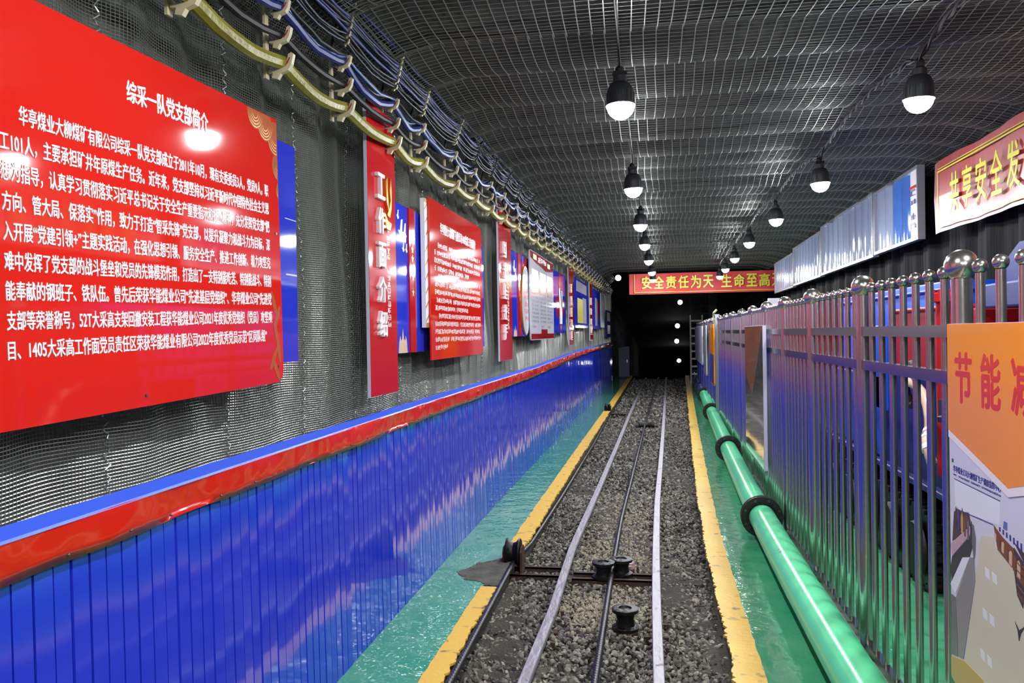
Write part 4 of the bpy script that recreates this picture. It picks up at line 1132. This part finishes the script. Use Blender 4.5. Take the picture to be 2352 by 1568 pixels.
# ------------------------------------------------------------------ mining machine behind the fence
def machine():
    r = empty('mining_machine', (1.95, 6.5, 0), 0, 'blue and red crawler mining machine parked on green floor behind the fence', 'mining machine')
    def P(name, mt, *boxes, bev=.012):
        m = MB()
        for a, b in boxes: m.box((a[0]-1.95, a[1]-6.5, a[2]), (b[0]-1.95, b[1]-6.5, b[2]))
        o = m.build(name, mt, r)
        bv = o.modifiers.new('bevel', 'BEVEL'); bv.width = bev; bv.segments = 2
        return o
    P('chassis', 'machine_navy', ((1.72, 4.4, .62), (2.45, 11.5, 1.30)), ((1.66, 4.35, .60), (2.45, 11.5, .64)), ((1.95, 4.6, .25), (2.4, 11.2, .62)))
    P('tank', 'machine_blue', ((2.12, 6.15, 1.28), (2.5, 9.2, 1.93)), ((2.08, 6.1, 1.86), (2.5, 9.3, 1.88)))
    P('side_cover', 'machine_blue', ((1.70, 6.15, 1.0), (1.76, 6.9, 1.62)), ((1.70, 6.3, .66), (1.74, 9.5, 1.25)))
    P('gearbox', 'machine_red', ((1.74, 5.0, 1.20), (2.1, 6.1, 1.72)), ((1.76, 5.08, .95), (2.1, 6.0, 1.22)), ((1.72, 4.98, 1.70), (2.12, 6.12, 1.73)))
    m = MB(); m.lathe([(.055, .75), (.055, 1.74), (.085, 1.745), (.085, 1.79), (.05, 1.80), (.001, 1.80)], 20, 0, (1.70-1.95, 4.95-6.5, 0))
    for k in range(8):
        a = k*math.pi/4; m.lathe([(.01, 1.79), (.01, 1.815), (.001, 1.815)], 6, 0, (1.70-1.95+.07*math.cos(a), 4.95-6.5+.07*math.sin(a), 0))
    m.build('red_column', 'machine_red', r)
    P('red_side', 'machine_red', ((1.72, 4.55, .95), (1.95, 4.9, 1.70)), ((1.68, 4.5, 1.02), (1.98, 4.95, 1.05)))
    P('boom_beam', 'machine_grey', ((1.68, 2.6, 1.69), (1.95, 4.45, 1.81)), ((1.68, 2.6, 1.58), (1.95, 4.45, 1.60)))
    P('boom_post', 'machine_navy', ((1.70, 4.0, 1.2), (1.76, 4.06, 1.69)), ((1.70, 3.3, 1.2), (1.76, 3.36, 1.69)), ((1.68, 2.6, 1.0), (1.95, 4.5, 1.3)))
    m = MB(); m.prism([(4.32, 1.80), (4.20, 1.93), (4.08, 1.99), (3.1, 1.99), (2.9, 1.80)], lambda u, v, w: (1.74-1.95+w, u-6.5, v), -.02, .02); m.build('bracket_plate', 'machine_navy', r)
    # crawler track
    m = MB()
    ya, yb, R = 5.3, 8.6, .24
    loop = [(ya-R*math.sin(t), R+R*math.cos(t)) for t in np.linspace(0, math.pi, 13)]+[(yb+R*math.sin(t), R-R*math.cos(t)) for t in np.linspace(0, math.pi, 13)]
    m.prism(loop, lambda u, v, w: (1.66-1.95+w, u-6.5, v), 0., .3)
    L = []
    for a, b in zip(loop, loop[1:]+loop[:1]):
        d = math.hypot(b[0]-a[0], b[1]-a[1]); k = max(1, int(d/.11))
        L += [(a[0]+(b[0]-a[0])*i/k, a[1]+(b[1]-a[1])*i/k) for i in range(k)]
    cyc, czc = (ya+yb)/2, R
    for u, v in L:
        m.box((1.65-1.95, u-6.5-.03, v-.018), (1.98-1.95, u-6.5+.03, v+.018))
    m.build('crawler_track', 'greasy', r)
    for y in np.arange(5.3, 8.7, .55):
        m = MB(); m.lathe([(.001, -.03), (.16, -.03), (.17, 0), (.08, .01), (.001, .01)], 24, 0, (1.64-1.95, y-6.5, .24), 'x'); m.build('track_roller', 'black', r)
    pts = []
    for t in np.linspace(0, 1, 22):
        pts.append((1.58-1.95+.05*math.sin(t*5), 5.25-.55*t-6.5, 1.27-.42*t+.03*math.sin(t*9)))
    m = MB(); m.tube(pts, .028, 10); m.build('pale_hose', 'peach', r)
    m = MB()
    for k in (12, 15, 18): m.tube([pts[k], pts[k+1]], .034, 10)
    m.build('white_tape', 'whiteletter', r)
    m = MB(); m.tube([(1.60-1.95+.01*k/10, 5.28+.12*math.cos(k*.6)-6.5, 1.25+.13*math.sin(k*.6)) for k in range(24)], .022, 8); m.build('black_hose_coil', 'black', r)
    m = MB(); m.lathe([(.001, 0), (.03, 0), (.032, .03), (.001, .04)], 14, 0, (1.60-1.95, 4.72-6.5, 1.08)); m.box((1.6-1.95, 4.6-6.5, 1.10), (1.66-1.95, 4.8-6.5, 1.2)); m.build('valve', 'rollersteel', r)
machine()
# corrugated ventilation duct hanging at the right wall
m = MB(); pts, rs = [], []
for k in range(90):
    z = 2.42-.010*k; pts.append((2.42+.02*math.sin(k*.05), 5.0+.05*math.sin(k*.04), z)); rs.append(.115+(.010 if k % 2 else 0))
m.tube(pts, rs, 20); o = m.build('corrugated_duct', 'greasy'); tag(o, 'black corrugated duct hanging below the glossy red wall banner', 'duct')

# ------------------------------------------------------------------ far end furniture
def ladder():
    r = empty('ladder', (1.38, 25.5, 0), 0, 'pale wooden ladder standing at the dark far end beside the fence', 'ladder')
    for s in (0, 1):
        m = MB(); m.box((s*.36-.02, -.03, 0), (s*.36+.02, .03, 2.1)); m.build('stile', 'wood', r)
    for k in range(8):
        m = MB(); m.box((0, -.02, .25+k*.235), (.36, .02, .30+k*.235)); m.build('rung', 'wood', r)
ladder()
r = empty('lattice_frame', (1.42, 26.6, 0), 0, 'tall dark lattice frame with grey posts behind the wooden ladder', 'frame')
m = MB(); m.box((0, 0, 0), (.07, .07, 3.0)); m.box((.62, -.03, 0), (.86, .12, 3.0)); m.build('post', 'darkpost', r)
m = MB()
for k in range(9): m.box((.05, .02, 1.9+k*.25), (.66, .045, 1.92+k*.25)) if 1.9+k*.25 < 2.95 else None
m.box((.33, .02, 0), (.35, .045, 3.0)); m.build('lattice', 'darkpost', r)
r = empty('electric_cabinet', (-.80, 28.4, 0), 0, 'small grey blue cabinet standing past the end of the blue panelling', 'cabinet')
m = MB(); m.box((-.12, -.2, .06), (.24, .2, 1.1)); m.build('body', 'cabinet', r)
m = MB(); m.box((-.10, -.215, .1), (.22, -.2, 1.06)); d = m.build('door', 'cabinet', r)
m = MB(); m.box((.15, -.23, .55), (.18, -.215, .65)); m.build('handle', 'alu', d)
m = MB(); m.box((-.1, -.18, 0), (.22, .18, .06)); m.build('plinth', 'black', r)
m = MB(); vs, fs = [], []
for k in range(13):
    z = 2.05-k*.075; wv = .05+.11*min(1, k/5)
    for q in range(10): a = q*2*math.pi/10; vs.append((-1.0+.16*k/12+wv*math.cos(a)*(1+.2*math.sin(3*a+k)), 27.6+wv*.6*math.sin(a), z))
for k in range(12):
    for q in range(10): fs.append((k*10+q, k*10+(q+1) % 10, k*10+10+(q+1) % 10, k*10+10+q))
m.add(vs, fs+[tuple(range(10)), tuple(range(120, 130))[::-1]], 0, True); o = m.build('hanging_cloth', 'cloth'); tag(o, 'black cloth hanging on the end corner of left wall above the cabinet', 'cloth')
r = empty('junction_box', (2.02, 13.3, 0), 0, 'small white box on a pole rising behind the fence balls', 'box')
m = MB(); m.box((-.085, -.06, 1.92), (.085, .06, 2.1)); m.build('box_body', 'whiteletter', r)
m = MB(); m.lathe([(.02, 0), (.02, 1.92)], 10); m.build('pole', 'alu', r)
